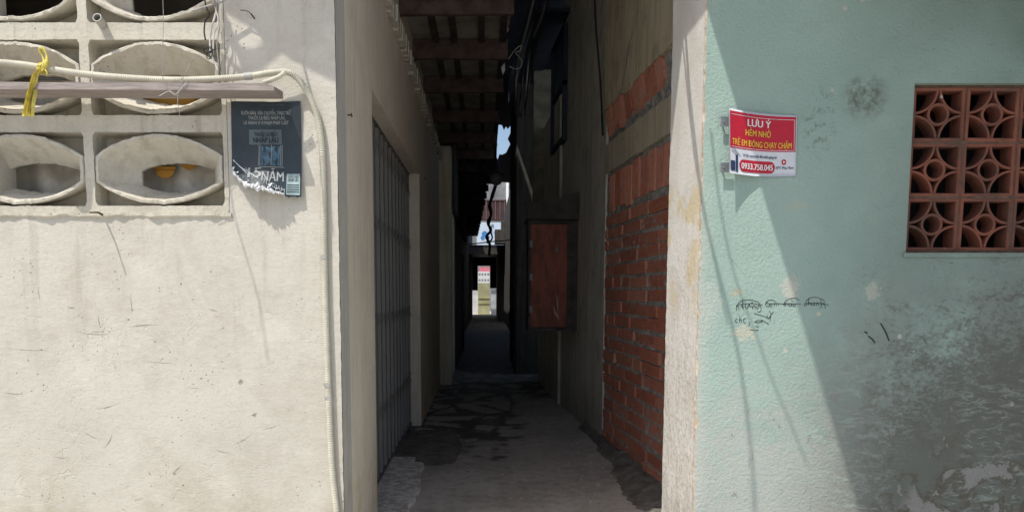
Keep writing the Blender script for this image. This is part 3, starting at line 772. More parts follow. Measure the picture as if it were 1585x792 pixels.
def brick_shape(m_, y, z, L_, H_, proud, vertical=False, tilt=0, ribs=True):
    """ribbed hollow brick face: L_ along the alley, H_ up; ribs run along the long side"""
    nr = 5; prof = []
    Lx = H_ if not vertical else L_
    for i in range(nr):
        a = -Lx/2+Lx*(i+.06)/nr; b = -Lx/2+Lx*(i+.94)/nr
        c0, c1 = a+.12*Lx/nr, b-.12*Lx/nr
        prof += [(a, proud-.004), (c0, proud), (c1, proud), (b, proud-.004)]
    prof = [(-Lx/2, -.01)]+prof+[(Lx/2, -.01)]
    ct, st_ = math.cos(tilt), math.sin(tilt)
    hl = (L_/2 if not vertical else H_/2); rings = []
    for s_ in (-hl, -hl, -hl+.003, hl-.003, hl, hl):
        r_ = []
        for q, o_ in prof:
            if s_ in (-hl, hl) : oo = min(o_, proud-.003) if len(rings) in (1, 4) else -.01
            else: oo = o_
            u_, v_ = (s_, q) if not vertical else (q, s_)
            r_.append(P3(y+u_*ct-v_*st_, z+u_*st_+v_*ct, oo))
        rings.append(r_)
    m_.loft(rings, closed=False)
CH = .0935
bm_ = MB(); z = .0+.05; row = 0
zso = zt1-.31
while z+CH < zso+.03:
    y = yA+(.2 if row % 2 else 0)+brng.uniform(-.06, .06)
    tl_ = brng.uniform(-.012, .012)
    while y < yB_-.02:
        L_ = brng.choice((.40, .43, .38, .41)) ; 
        if brng.random() < .1: L_ = .2
        L_ = min(L_, yB_-.004-y)
        if L_ > .03:
            brick_shape(bm_, y+L_/2, z+CH/2+tl_*(y-5)+brng.uniform(-.004, .004), L_-.004-brng.random()*.012, .074+brng.uniform(-.008, .005), .013+brng.uniform(-.006, .009), tilt=brng.uniform(-.018, .018))
        y += L_+brng.uniform(.006, .03)
    z += CH; row += 1
y = yA
while y < yB_-.16:        # soldier course on top
    hgt = .265+brng.uniform(-.02, .012)
    brick_shape(bm_, y+.078, zt1-.025-hgt/2-brng.random()*.02, .142, hgt, .015+brng.uniform(-.003, .008), vertical=True, tilt=brng.uniform(-.03, .05)); y += .152+brng.uniform(0, .02)
bm_.build('brickwork', M['brick'], bh)
bm_ = MB(); y = yA+.05
while y < yB_-.17:
    f = (y-yA)/(yB_-yA)
    if brng.random() < .93:
        hgt = .20+brng.uniform(-.05, .02)
        brick_shape(bm_, y+.07, (zt2+zt3)/2+.035+brng.uniform(-.01, .02), .125, hgt, .03+brng.uniform(-.01, .012), vertical=True, tilt=-.42+brng.uniform(-.12, .12))
    y += .145+brng.uniform(0, .035)
bm_.build('leaning_brick_course', M['brick'], bh)
mb = MB()
def slab(m_, z0, z1, off, y0=yA, y1=yB_, rough=.006, nseg=90, bot=0):
    A_, B_, C_, D_ = [], [], [], []
    for i in range(nseg+1):
        y = y0+(y1-y0)*i/nseg; j0 = rough*noise.noise((y*9, z0, 0))+rough*noise.noise((y*33, z0, 1)); j1 = rough*noise.noise((y*8, z1, 4))+rough*.8*noise.noise((y*37, z1, 1))
        if bot: j0 -= bot*max(0, noise.noise((y*3.5, 7, 2)))
        A_.append(P3(y, z0+j0, -.02)); B_.append(P3(y, z0+j0, off)); C_.append(P3(y, z1+j1, off)); D_.append(P3(y, z1+j1, -.02))
    m_.strip(A_, B_); m_.strip(B_, C_); m_.strip(C_, D_)
slab(mb, zt1, zt2, .022); mb.build('concrete_beam', M['beam'], bh)
mb = MB(); slab(mb, zt3, 6.0, .034, rough=.010, bot=.05); mb.build('upper_wall', M['upper'], bh)
# jagged crack in the upper plaster
mb = MB(); ck = [(1000, -10), (991, 40), (985, 58), (979, 84), (976, 108), (972, 126), (968, 150)]
wd = [.004, .007, .012, .02, .028, .035, .055]
A_, B_ = [], []
for i in range(len(ck)-1):
    for s_ in range(6):
        t = s_/6; a = Vector(ck[i])*(1-t)+Vector(ck[i+1])*t; w_ = wd[i]*(1-t)+wd[i+1]*t
        p = hitB(*a); j = .012*noise.noise((p.z*20, 0, 0))
        A_.append(P3(p.y-w_*.5+j, p.z, .0365)); B_.append(P3(p.y+w_*.5+j+.006*noise.noise((p.z*40, 5, 0)), p.z, .0365))
mb.strip(A_, B_); mb.build('wall_crack', M['mortar'], bh)
# cement heel at the foot of the wall
hl_ = MB(); rows = []
for i in range(160):
    y = 3.6+i*.017*1.1; rw = []
    for j in range(12):
        t = j/11; wd_ = .31-.11*max(0, min(2, y-4.1))
        x = bx(y)+.02-t*(wd_+.05*noise.noise((y*2.4, 0, 6)))
        h = (.11*(1-t)**.8*(1+.5*noise.noise((y*5, t*3, 0)))+.02*noise.noise((y*17, t*9, 0)))*(1 if t < 1 else 0)+(-.01 if t == 1 else 0)
        rw.append((x, y, fz(x, y)*.0+.008+max(h, -.01)))
    rows.append(rw)
hl_.loft(rows, closed=False); hl_.build('cement_footing', M['darkcement'], bh, smooth='all')
mb = MB(); mb.box((XB0-.3, 3.6, 6.0), (3, 8.2, 6.1)); mb.build('roof', M['tin'], bh)

# ------------------------------------------------------------ grey plaster house beyond the brick
C0 = PZ(931, 690); C1 = PZ(867, 628); C2 = PZ(836, 590)
gh = empty('plaster_house', (C0.x, C0.y, 0), 'grey plastered house just beyond the brick wall, with a dark framed upper window', 'house')
mb = MB(); H2 = 5.6
def wallseg(m_, a, b, z0, z1): m_.face([(a[0], a[1], z0), (b[0], b[1], z0), (b[0], b[1], z1), (a[0], a[1], z1)])
x931 = C0.x
wallseg(mb, (1.3, C0.y), (x931, C0.y), -.05, H2)
wallseg(mb, (x931, C0.y), (C1.x, C1.y), -.05, H2)
mb.build('wall', M['greywall'], gh)
mb = MB(); C1b = (C1.x-.03, C1.y+.002)
wallseg(mb, (C1.x+.02, C1.y), (C1b[0], C1.y), -.05, 3.3); wallseg(mb, C1b, (C2.x-.03, C2.y), -.05, 3.3); wallseg(mb, (C2.x-.03, C2.y), (1.5, C2.y), -.05, 3.3)
mb.build('rear_wall', M['greywall'], gh)
mb = MB(); a = PY(818, 310, C2.y); b = PY(856, 310, C1.y+.7)
mb.box((.62, 9.6, 2.2), (.95, 9.72, PY(820, 108, 9.6).z)); mb.build('upper_pier', simple('dim_pier_plaster', (.24, .23, .19), .9, .3, 5), gh)
# window in the upper wall (frame, shutters)
def hitG(px, py):
    d = ray(px, py); m_ = (C1.x-C0.x)/(C1.y-C0.y); t = (C0.x-m_*C0.y)/(d.x-m_*d.y); return d*t+Vector((0, 0, EYE))
def G3(y, z, o=0):
    return Vector((C0.x+(C1.x-C0.x)*(y-C0.y)/(C1.y-C0.y)-o, y, z))
w0 = hitG(878, 190); w1 = hitG(858, 238); wt0 = hitG(878, 45).z; wb0 = hitG(878, 205).z
wb = PY(868, 222, (w0.y+w1.y)/2).z; wt_ = wb+1.05
mb = MB()
def gbox(m_, y0, y1, z0, z1, o0, o1):
    r0 = [G3(y0, z0, o0), G3(y1, z0, o0), G3(y1, z1, o0), G3(y0, z1, o0)]; r1 = [G3(y0, z0, o1), G3(y1, z0, o1), G3(y1, z1, o1), G3(y0, z1, o1)]
    m_.loft([r0, r1], cap=True)
wy0, wy1 = w0.y, w1.y
wf = MB()
for a in ((wy0, wy0+.05, wb, wt_), (wy1-.05, wy1, wb, wt_), (wy0, wy1, wt_, wt_+.05), (wy0, wy1, wb-.05, wb), (wy0, wy1, wb+.5, wb+.54)): gbox(wf, *a, .0, .045)
wfo = wf.build('window', M['bluetin'], gh)
wp = MB(); gbox(wp, wy0+.05, wy1-.05, wb, wt_, -.01, .012); wp.build('shutter', simple('grey_blue_shutter', (.10, .12, .15), .6), wfo)
# canopy above the window
cp = MB(); gbox(cp, wy0-.1, wy1+1.6, wt_+.12, wt_+.16, 0, .38); gbox(cp, wy0-.1, wy1+1.6, wt_-.15, wt_+.119, .36, .385)
cp.build('window_canopy', M['bluetin'], gh)
# thin dark wire running down the house joint
mb = MB(); q = [PY(x_, y_, C0.y-.02) for x_, y_ in ((919, -30), (923, 50), (928, 110), (931, 160), (933, 210))]
mb.tube(catmull(q, .05), .009, 6); tag(mb.build('black_cable', M['cable']), 'black cable running down the joint between brick house and grey plaster wall', 'cable')
mb = MB(); mb.box((.2, 6.2, H2), (2.2, 8, H2+.1)); mb.build('roof', M['tin'], gh)

# rusty cabinet on the wall
cy = 7.05
a = PY(819, 344, cy); b = PY(880, 344, cy); c_ = PY(819, 512, cy)
x0, x1, z1_, z0_ = a.x, b.x+.02, a.z, c_.z
xw = G3(cy, 0).x
cab = empty('wall_cabinet', (xw, cy, z0_), 'rusty red-brown cabinet with a slanted dark hood fixed to the grey plaster wall', 'cabinet')
mb = MB(); mb.box((x0+.012, cy+.012, z0_+.03), (xw+.0, cy+.42, z1_)); mb.build('body', M['boxframe'], cab)
mb = MB(); mb.box((x0+.02, cy, z0_+.04), (x1-.03, cy+.0115, z1_-.02)); dr = mb.build('door', M['redbox'], cab)
mb = MB(); p = PY(862, 387, cy); 
mb.box((p.x-.012, cy-.012, p.z-.02), (p.x-.006, cy-.0005, p.z+.02)); mb.box((p.x+.006, cy-.012, p.z-.02), (p.x+.012, cy-.0005, p.z+.02)); mb.build('handle', M['steel'], dr)
mb = MB()
mb.box((x0, cy-.008, z0_), (xw, cy+.42, z0_+.028)); mb.box((x0-.004, cy-.01, z0_+.0285), (x0+.0115, cy+.42, z1_+.02)); mb.box((x1-.028, cy-.012, z0_+.0285), (xw-.002, cy+.011, z1_+.02)); mb.box((x0+.012, cy-.011, z1_-.018), (x1-.029, cy+.0, z1_+.02))
mb.build('frame', M['boxframe'], cab)
h1 = PY(826, 318, cy); h2 = PY(892, 298, cy)
mb = MB(); mb.loft([[(x0-.03, y_, z1_+.022), (xw, y_, z1_+.022), (xw, y_, h2.z), (h1.x+.02, y_, h1.z)] for y_ in (cy-.08, cy+.44)], cap=True)
mb.build('hood', M['boxframe'], cab)

mb = MB()
for zf in (.2, .5, .8):
    zz_ = z0_+(z1_-z0_)*zf; mb2 = MB(); mb2.box((x0+.012, cy-.016, zz_-.03), (x0+.034, cy-.0105, zz_+.03)); mb2.tube([(x0+.012, cy-.018, zz_-.032), (x0+.012, cy-.018, zz_+.032)], .006, 8); mb2.build('hinge', M['steel'], dr)
for a_, b_, w_ in (((861, 452), (864, 486), .009), ((856, 470), (860, 492), .006), ((858, 480), (866, 495), .01)):
    p, q = PY(a_[0], a_[1], cy-.001), PY(b_[0], b_[1], cy-.001); m_ = (p+q)/2
    mb.face([p, m_+Vector((w_, 0, .01)), q, m_+Vector((-w_*.4, 0, -.01))])
mb.build('scratch', simple('scraped_paint', (.42, .30, .22)), dr)

# ------------------------------------------------------------ deep houses
dh = empty('unlit_house', (.45, 11, 0), 'unlit house on the right, deep in the alley beyond the cabinet, its dark colour standing in for shade', 'house')
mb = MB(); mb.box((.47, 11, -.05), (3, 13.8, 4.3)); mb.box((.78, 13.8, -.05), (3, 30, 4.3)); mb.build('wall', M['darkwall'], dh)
mb = MB(); mb.box((.455, 11.3, .03), (.468, 12.1, 2.1)); mb.build('door', M['boxframe'], dh)
lh = empty('low_house', (-.47, 10, 0), 'low grey house on the left of the alley after the pale pilaster', 'house')
mb = MB(); mb.box((-3, py_+.31, -.05), (-.46, 17, 2.35)); mb.build('wall', M['palewall'], lh)
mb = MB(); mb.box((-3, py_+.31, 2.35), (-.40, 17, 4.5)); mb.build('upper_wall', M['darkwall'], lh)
mb = MB(); mb.box((-.459, 14.9, .03), (-.44, 15.9, 2.0)); mb.build('door', M['bluetin'], lh)
fh = empty('far_left_house', (-.6, 17, 0), 'dark house furthest down the alley on the left', 'house')
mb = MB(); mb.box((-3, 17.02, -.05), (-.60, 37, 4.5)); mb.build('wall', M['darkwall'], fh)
mb = MB(); mb.box((-.598, 20, .03), (-.57, 20.9, 2.0)); mb.build('door', M['bluetin'], fh)

# ------------------------------------------------------------ alley roof
ZR = EYE+1.88
rf = empty('alley_roof', (0, 3, ZR), 'low dark roof of timber beams and fibre cement sheet covering the left of the alley', 'roof')
sh = MB()
yf = cast_back(1065, 0, ZA, PX(1065, 0, XR).y).y
out = [(XL-.0, 4.8), (.21, 4.8), (.19, 5.4)]
yy = 5.4; rn = random.Random(2)
while yy < 13: yy += .25; out.append((.18-.012*(yy-5.4)+rn.uniform(-.02, .02), yy))
while yy < 27: yy += 1.0; out.append((.09-.026*(yy-13)+rn.uniform(-.015, .015), yy))
out += [(XL, yy)]
add_fill(sh, [out], lambda x_, y_: Vector((x_, y_, ZR+.16)), thick=(0, 0, .03))
sh.build('roof_sheet', M['sheet'], rf)
ys = [PY(700, 24, 1).z and (ZR-EYE)/(ray(700, 24).z/ray(700, 24).y)]
for py__ in (92, 144, 190): 
    d = ray(700, py__); ys.append((ZR-EYE)*d.y/d.z)
yl = ys[-1]
while yl < 25: yl += 1.15; ys.append(yl)
for y in ys:
    d0 = .17 if y < 13 else .0
    xe = (.18-.012*(y-5.4) if y < 13 else .09-.026*(y-13))+.02
    mb = MB(); hgt = .15 if y < 10 else .12
    rings = []
    for i in range(9):
        x = XL+.0+(xe-XL)*i/8; w_ = .006*noise.noise((x*4, y, 0))
        rings.append([(x, y-.025, ZR+w_), (x, y+.025, ZR+w_), (x, y+.025, ZR+hgt), (x, y-.025, ZR+hgt)])
    mb.loft(rings, cap=True); mb.build('beam', M['wood_beam'], rf)
for x in (-.42, -.27, -.05, .12):
    mb = MB(); mb.box((x, 4.8, ZR+.12), (x+.05, 12.9, ZR+.158)); mb.build('batten', M['batten'], rf)

# higher sheets that close the gap on the right; unseen front added to block sun
ZT = EYE+3.1
def HZ(px, py, z=ZT): return PZ(px, py, z)
mb = MB(); rn = random.Random(9)
edge = [HZ(792, 193), HZ(786, 200), HZ(783, 196), HZ(780, 202), HZ(777, 194), HZ(772, 193), HZ(769, 202)]
yfc = cast_back(1065, 0, ZT, PX(1065, 0, XR).y).y
loop = [(-1.5, 2.15), (-.3, 2.2), (.0, yfc), (XR-.001, yfc), (XR-.001, 2.99), (1.3, 2.99), (1.3, edge[0].y)]+[(p.x, p.y) for p in edge]+[(-.4, edge[-1].y), (-.4, 11.0), (.12, 11.0), (.15, 9.8), (.1, 9.6), (XL, 9.0), (XL, 2.99), (-1.5, 2.99)]
add_fill(mb, [loop], lambda x_, y_: Vector((x_, y_, ZT)), thick=(0, 0, .02))
tag(mb.build('tin_canopy', M['bluetin']), 'blue-black tin canopy bridging the alley high above the rusty cabinet, its unseen front added to block sun', 'canopy')
mb = MB()
e2_ = [HZ(790, 205), HZ(786, 214), HZ(790, 222), HZ(783, 236), HZ(777, 239), HZ(773, 238), HZ(770, 247), HZ(767, 250), HZ(768, 236), HZ(770, 222), HZ(767, 212), HZ(771, 205), HZ(769, 202)]
loop = [(1.3, HZ(790, 201).y)]+[(p.x, p.y) for p in e2_]+[(-.4, HZ(769, 202).y)]
fy = HZ(770, 284).y
loop += [(-.4, fy), (.35, fy), (.5, fy-.4), (1.3, fy)]
loop = loop[:1]+loop[1:]
add_fill(mb, [loop], lambda x_, y_: Vector((x_, y_, ZT-.02)), thick=(0, 0, .012))
tag(mb.build('tarpaulin', M['blacktarp']), 'ragged black tarpaulin over the deep alley beside the gap of sky', 'tarpaulin')

# crossing roof near the far end
cr = empty('crossing_roof', (0, 29, 3), 'black low roof bridging the alley near its far end', 'roof')
yc = 29.0; zt_ = PY(750, 379, yc).z; zb_ = PY(750, 411, 37.5).z
mb = MB(); mb.box((-2, yc, zt_-.1), (2, 37.8, zt_)); mb.build('roof_sheet', M['blacktarp'], cr)
mb = MB(); mb.box((-2, 37.6, zb_), (2, 37.8, zt_-.1)); mb.box((-2, yc, zt_-.35), (2, yc+.1, zt_-.1)); mb.build('lintel', M['darkwall'], cr)
a = PY(729, 480, 37.7); b = PY(768, 480, 37.7)
mb = MB(); mb.box((-3, 37, -.05), (a.x, 37.7, zt_)); mb.box((b.x-.0, 30, -.05), (3, 37.7, zt_)); mb.build('post', M['darkwall'], cr)
mb = MB(); p = PY(766, 355, 28); mb.box((p.x, 28, zt_), (3, 28.9, p.z)); p = PY(776, 342, 28.2); mb.box((p.x, 28.2, PY(766, 355, 28).z), (3, 28.9, p.z)); mb.build('stepped_parapet', M['darkwall'], cr)

# far end of the alley: yellow gate wall in daylight
ye = empty('yellow_gate_wall', (0, 40, 0), 'pale yellow wall panel with pierced white top in daylight at the far end of the alley', 'wall')
yp = 40.0
a = PY(740, 438, yp); b = PY(758, 438, yp)
mb = MB(); mb.box((a.x, yp, -.05), (b.x, yp+.2, a.z)); 
for pz_ in (461, 469): q = PY(745, pz_, yp).z; mb.box((a.x, yp-.04, q-.03), (b.x, yp-.001, q+.03))
mb.build('panel', simple('pale_yellow_paint', (.40, .38, .22), .8, .15, 2), ye)
t_ = PY(742, 420, yp).z
mb = MB(); cols_ = 4; rows_ = 2; W_ = (b.x-a.x)
zz0 = a.z+.001; hh = (t_-zz0)
def hb(i, j): 
    m = .16; x0_ = a.x+W_*i/cols_; z0__ = zz0+hh*j/rows_; w_, h_ = W_/cols_, hh/rows_
    mb.box((x0_, yp, z0__), (x0_+w_*m, yp+.15, z0__+h_)); mb.box((x0_+w_*(1-m), yp, z0__), (x0_+w_, yp+.15, z0__+h_))
    mb.box((x0_+w_*m, yp, z0__), (x0_+w_*(1-m), yp+.15, z0__+h_*.3)); mb.box((x0_+w_*m, yp, z0__+h_*.7), (x0_+w_*(1-m), yp+.15, z0__+h_))
for i in range(cols_):
    for j in range(rows_): hb(i, j)
mb.build('pierced_top', M['ink_white'], ye)
mb = MB(); p = PY(720, 411, 37.5); q = PY(739.5, 449, 37.5); mb.box((p.x, 37.45, q.z), (q.x, 37.59, p.z)); tag(mb.build('shade_filler', M['blacktarp']), 'added dark sheet left of the yellow panel, standing in for shade at the alley end', 'cloth')  # dark sheets added to fill in the shade beside the panel
mb = MB(); p = PY(758.5, 411, 37.5); q = PY(775, 446, 37.5); mb.box((p.x, 37.45, q.z), (q.x, 37.59, p.z)); tag(mb.build('shade_filler', M['blacktarp']), 'added dark sheet right of the yellow panel, standing in for shade at the alley end', 'cloth')
q0 = PY(726, 456, 41)
mb = MB(); mb.box((q0.x-2, 41.5, -.05), (a.x+.1, 41.7, PY(730, 450, 41.5).z)); 
tag(mb.build('white_wall', simple('white_yard_wall', (.55, .55, .53), .85, .2, 2)), 'low white yard wall left of the yellow panel at the alley end', 'wall')
mb = MB(); mb.box((PY(760, 450, 41).x, 41, -.05), (3, 41.2, PY(762, 447, 41).z)); tag(mb.build('grey_wall', simple('grey_yard_wall', (.4, .42, .42), .85, .2, 2)), 'narrow grey wall right of the yellow panel at the alley end', 'wall')
mb = MB(); p0 = PY(742, 412, 40.5); p1 = PY(759, 421, 40.5); 
for k in range(12):
    x = p0.x+(p1.x-p0.x)*k/12; mb.box((x, 40.5, p1.z), (x+.045, 40.8, p0.z-.05*(k % 3)))
tag(mb.build('pink_awning', simple('pink_cloth', (.75, .20, .25), .8, .2, 3)), 'pink and white awning edge above the yellow panel at the alley end', 'awning')

# building above the far end, seen through the upper gap
fb = empty('far_building', (0, 47, 0), 'grey building with a red-brown balcony standing beyond the far end of the alley', 'building')
yb = 47.0
def fbx(m_, x0_, x1_, y0_, y1_, d0, d1): 
    p = PY(x0_, y1_, yb); q = PY(x1_, y0_, yb); m_.box((p.x, yb+d0, p.z), (q.x, yb+d1, q.z))
mb = MB(); mb.box((-4, yb, 0), (5, yb+5, PY(750, 255, yb).z)); mb.build('wall', simple('far_grey_render', (.22, .225, .23), .9, .3, 1.2), fb)
mb = MB(); fbx(mb, 783, 787, 255, 343, -.5, -.001); mb.build('column', M['ink_white'], fb)
mb = MB(); fbx(mb, 740, 783, 313, 343, -.9, -.6)
bal = mb.build('balcony', simple('red_brown_panel', (.06, .03, .03), .8, .3, 2), fb)
mb = MB(); fbx(mb, 740, 783, 311, 313, -.95, -.55); 
for k in range(6): fbx(mb, 745+k*7, 746+k*7, 314, 342, -.93, -.901)
mb.build('railing', simple('pink_grey_rail', (.16, .11, .11), .6), bal)
sg = empty('shop_banner', (0, 45, 4), 'pale banner with blue marks seen through the gap above the far roof', 'banner')
mb = MB(); p = PY(738, 384, 45); q = PY(783, 344, 45); mb.box((p.x, 45, p.z), (q.x, 45.06, q.z)); mb.build('panel', simple('pale_blue_banner', (.50, .58, .66), .6, .05, 2), sg)
fnb = lambda x_, y_: PY(x_, -y_, 44.99)
text_mesh('lettering', 'R', M['ink_navy'], sg, lambda a_, b_: PY(a_, 353-b_, 44.98), 763, 0, 9)
text_mesh('lettering', 'khách sạn', simple('blue_ink', (.12, .25, .5)), sg, lambda a_, b_: PY(a_, 361-b_, 44.98), 770, 0, 5, width=20)
mb = MB()
for k, (x_, y_, r_) in enumerate(((750, 362, 4.5), (754, 367, 3.5), (747, 368, 3))):
    mb.face([PY(x_+r_*math.cos(t_), y_+r_*math.sin(t_), 44.98-.002*k) for t_ in [2*math.pi*i/14 for i in range(14)]])
mb.build('emblem', simple('blue_emblem', (.06, .2, .45)), sg)

# ------------------------------------------------------------ hanging lamp
yL = 10.0; c_ = PY(768, 268, yL); px_m = yL/F
lm = empty('hanging_lamp', c_, 'bell-shaped dark lamp hanging in the gap above the alley', 'lamp')
prof = [(.012, .20), (.02, .17), (.03, .15), (.05, .12), (.065, .06), (.085, .02), (.118, -.005), (.12, -.02), (.10, -.018)]
mb = MB(); mb.loft([[(c_.x+r_*math.cos(t_), yL+r_*math.sin(t_), c_.z+h_) for t_ in [2*math.pi*i/24 for i in range(24)]] for r_, h_ in prof]); mb.build('lamp_shade', M['lampmetal'], lm, smooth='all')
prof = [(.075, -.018), (.085, -.05), (.085, -.10), (.06, -.14), (.02, -.16), (.001, -.162)]
mb = MB(); mb.loft([[(c_.x+r_*math.cos(t_), yL+r_*math.sin(t_), c_.z+h_) for t_ in [2*math.pi*i/24 for i in range(24)]] for r_, h_ in prof]); mb.build('globe', simple('dusty_glass', (.16, .16, .16), .3), lm, smooth='all')
mb = MB(); mb.tube([(c_.x, yL, c_.z+.19), (c_.x+.01, yL, c_.z+.6), (c_.x-.02, yL, ZT)], .007, 6); mb.build('cord', M['cable'], lm)

# ------------------------------------------------------------ cables in the alley
crng = random.Random(17)
for k in range(13):
    s_ = crng.uniform(-1, 1); a = PY(852+s_*16, -60+crng.uniform(-10, 10), 5.4+.2*crng.random()); b = PY(812+s_*14, 92+crng.uniform(-16, 16), 8.2); c2 = PY(802+s_*7, 190+crng.uniform(-15, 15), 12); d2 = PY(792+s_*3, 300+8*s_, 20)
    mb = MB(); sg_ = [a, (a+b)/2+Vector((0, 0, -.03+.04*crng.random())), b, (b+c2)/2+Vector((0, 0, -.05*crng.random())), c2, d2]
    mb.tube(catmull(sg_, .12), crng.choice((.006, .009, .014)), 6)
    tag(mb.build('overhead_cable', M['cable'] if k % 4 else M['wire']), 'dark cable of the sagging bundle under the tin canopy on the right of the alley', 'cable', 'cables bundled along the alley')
mb = MB(); q = [PY(x_, y_, 7.0) for x_, y_ in ((787, 92), (795, 80), (800, 75), (806, 71), (806, 78), (798, 82), (803, 88), (808, 95), (806, 104), (797, 107), (789, 103))]
mb.tube(catmull(q, .01), .0035, 5); tag(mb.build('white_wire', M['wirew']), 'loose loop of pale wire dangling at the right edge of the timber roof', 'wire')
mb = MB(); q = [PY(x_, y_, 16) for x_, y_ in ((768, 286), (762, 305), (757, 318), (760, 332), (755, 345), (760, 356), (753, 366), (758, 378), (757, 395))]
mb.tube(catmull(q, .03), .03, 7); q = [PY(x_, y_, 15.8) for x_, y_ in ((766, 286), (759, 310), (761, 330), (757, 350), (762, 368), (754, 376), (756, 366))]
mb.tube(catmull(q, .03), .018, 7)
tag(mb.build('cable_coil', M['cable']), 'tangled black cable hanging in front of the pale banner', 'cable')
mb = MB(); mb.tube(catmull([PY(712, 378, 15), PY(735, 377, 15), PY(760, 374, 15), PY(795, 371, 15)], .1), .012, 6)
tag(mb.build('crossing_wire', M['wire']), 'thin grey wire stretched across the alley below the banner', 'wire')
# pale pieces standing in for glimpses of sky at the roof edge
mb = MB()
for x_, y_, w_, h_ in ((780, 26, 7, 14), (784, 40, 4, 10)):
    p = PY(x_, y_+h_, 6.0); q = PY(x_+w_, y_, 6.0); mb.loft([[(p.x, 6.0+o_, p.z), (q.x, 6.0+o_, p.z+.02), (q.x-.01, 6.0+o_, q.z), (p.x+.005, 6.0+o_, q.z-.01)] for o_ in (0, .02)], cap=True)
tag(mb.build('pink_sky_bit', simple('pink_sky_glimpse', (.5, .3, .3), .8, .2, 12)), 'pinkish piece standing in for a glimpse of sky at the roof edge', 'cloth')
mb = MB(); q = [PY(x_, y_, 6.6) for x_, y_ in ((781, 98), (782, 108), (778, 116), (776, 104))]
mb.loft([q, [p+Vector((0, .02, 0)) for p in q]], cap=True)
tag(mb.build('pale_sky_bit', M['paper']), 'small pale piece standing in for a glimpse of sky at the roof edge below the pale wire', 'scrap')

# ------------------------------------------------------------ cables over the street (their shadows cross the right corner)
def shadow_cable(name, pts, zt, rad, label, grp):
    mb = MB(); q = []
    for (px, py, plane), z_ in zip(pts, zt):
        s_ = PX(px, py, XR) if plane == 'x' else PY(px, py, 3.0)
        t_ = z_-s_.z; q.append(s_-SUN*t_)
    mb.tube(catmull(q, .05), rad, 8); tag(mb.build(name, M['cable']), label, 'cable', grp)
shadow_cable('street_cable', [(1060, 40, 'x'), (1068, 150, 'x'), (1078, 240, 'x'), (1092, 340, 'y'), (1120, 450, 'y'), (1145, 560, 'y'), (1163, 700, 'y'), (1170, 820, 'y')], [2.75]*8, .007, 'thick black cable sagging over the street corner, above the frame', 'cables over the street')
shadow_cable('street_cable', [(1056, 60, 'x'), (1062, 120, 'x'), (1074, 235, 'x'), (1086, 300, 'y'), (1101, 380, 'y'), (1126, 500, 'y')], [2.65]*6, .004, 'thin black cable sagging over the street corner, above the frame', 'cables over the street')
shadow_cable('street_cable', [(1100, 200, 'y'), (1112, 300, 'y'), (1128, 390, 'y'), (1148, 460, 'y'), (1175, 530, 'y'), (1196, 590, 'y'), (1222, 650, 'y'), (1250, 720, 'y')], [3.0, 2.95, 2.9, 2.85, 2.8, 2.8, 2.8, 2.8], .004, 'hanging slack cable over the street before the teal wall', 'cables over the street')
shadow_cable('street_cable', [(352, 255, 'y'), (362, 330, 'y'), (382, 400, 'y'), (402, 470, 'y'), (415, 560, 'y')], [2.6]*5, .003, 'thin cable over the street before the cream wall', 'cables over the street')
shadow_cable('street_cable', [(470, 100, 'y'), (492, 190, 'y'), (505, 280, 'y'), (515, 360, 'y')], [2.75]*4, .005, 'black cable over the street beside the cream corner', 'cables over the street')

# ------------------------------------------------------------ conduit, rail, ribbon, wires, pipes on the cream wall
path = [(-60, 90, 2.9), (-10, 96, 2.9), (40, 101, 2.9), (95, 110, 2.9), (150, 117, 2.9), (200, 121, 2.9), (260, 124, 2.91), (320, 123, 2.92), (380, 119, 2.935), (420, 113, 2.95), (444, 112, 2.955), (460, 121, 2.965), (474, 140, 2.972), (486, 165, 2.98), (494, 195, 2.984), (499, 240, 2.985), (501, 320, 2.985), (502, 400, 2.985), (504, 480, 2.984), (507, 560, 2.984), (510, 640, 2.984), (514, 720, 2.984), (521, 790, 2.984), (528, 860, 2.984), (532, 1000, 2.984)]
cpath = catmull([PY(*p) for p in path], .00175)
cd = empty('flexible_conduit', PY(444, 112, 2.95), 'ribbed cream flexible conduit running over the timber rail and down the cream wall', 'conduit')
mb = MB(); mb.tube(cpath, lambda k_: .0118+(.0012 if (k_ % 4) in (0, 1) else -.0008), 10); mb.build('ribbed_tube', M['pvc'], cd, smooth='all')
for a_, b_ in (((378, 119, 2.935), (390, 118, 2.937)), ((500, 395, 2.985), (502, 401, 2.985)), ((505, 592, 2.984), (509, 599, 2.984)), ((506, 612, 2.984), (509, 616, 2.984))):
    mb = MB(); mb.tube([PY(*a_), PY(*b_)], .0137, 12); mb.build('pipe_joint', M['pvcgrey'], cd)
# rail
ra = PY(-60, 128, 2.86); rb = PY(424, 128, 2.86); rz = PY(200, 140, 2.86).z
ra_z = PY(200, 128.5, 2.86).z
mb = MB(); rings = []
for k in range(80):
    x = ra.x-.3+(rb.x-ra.x+.3)*k/79; j = .0015*noise.noise((x*12, 0, 0)); z_s = .004*(x-rb.x)*-1
    e_ = 0 if k < 78 else -.006*(k-77)
    rings.append([(x, 2.86+j, rz+j+z_s), (x, 2.985, rz+z_s), (x, 2.985, ra_z+z_s), (x, 2.862-j, ra_z+j+e_+z_s)])
mb.loft(rings, cap=True)
tag(mb.build('timber_rail', M['rail']), 'weathered square timber rail fixed across the vent blocks of the cream wall', 'rail')
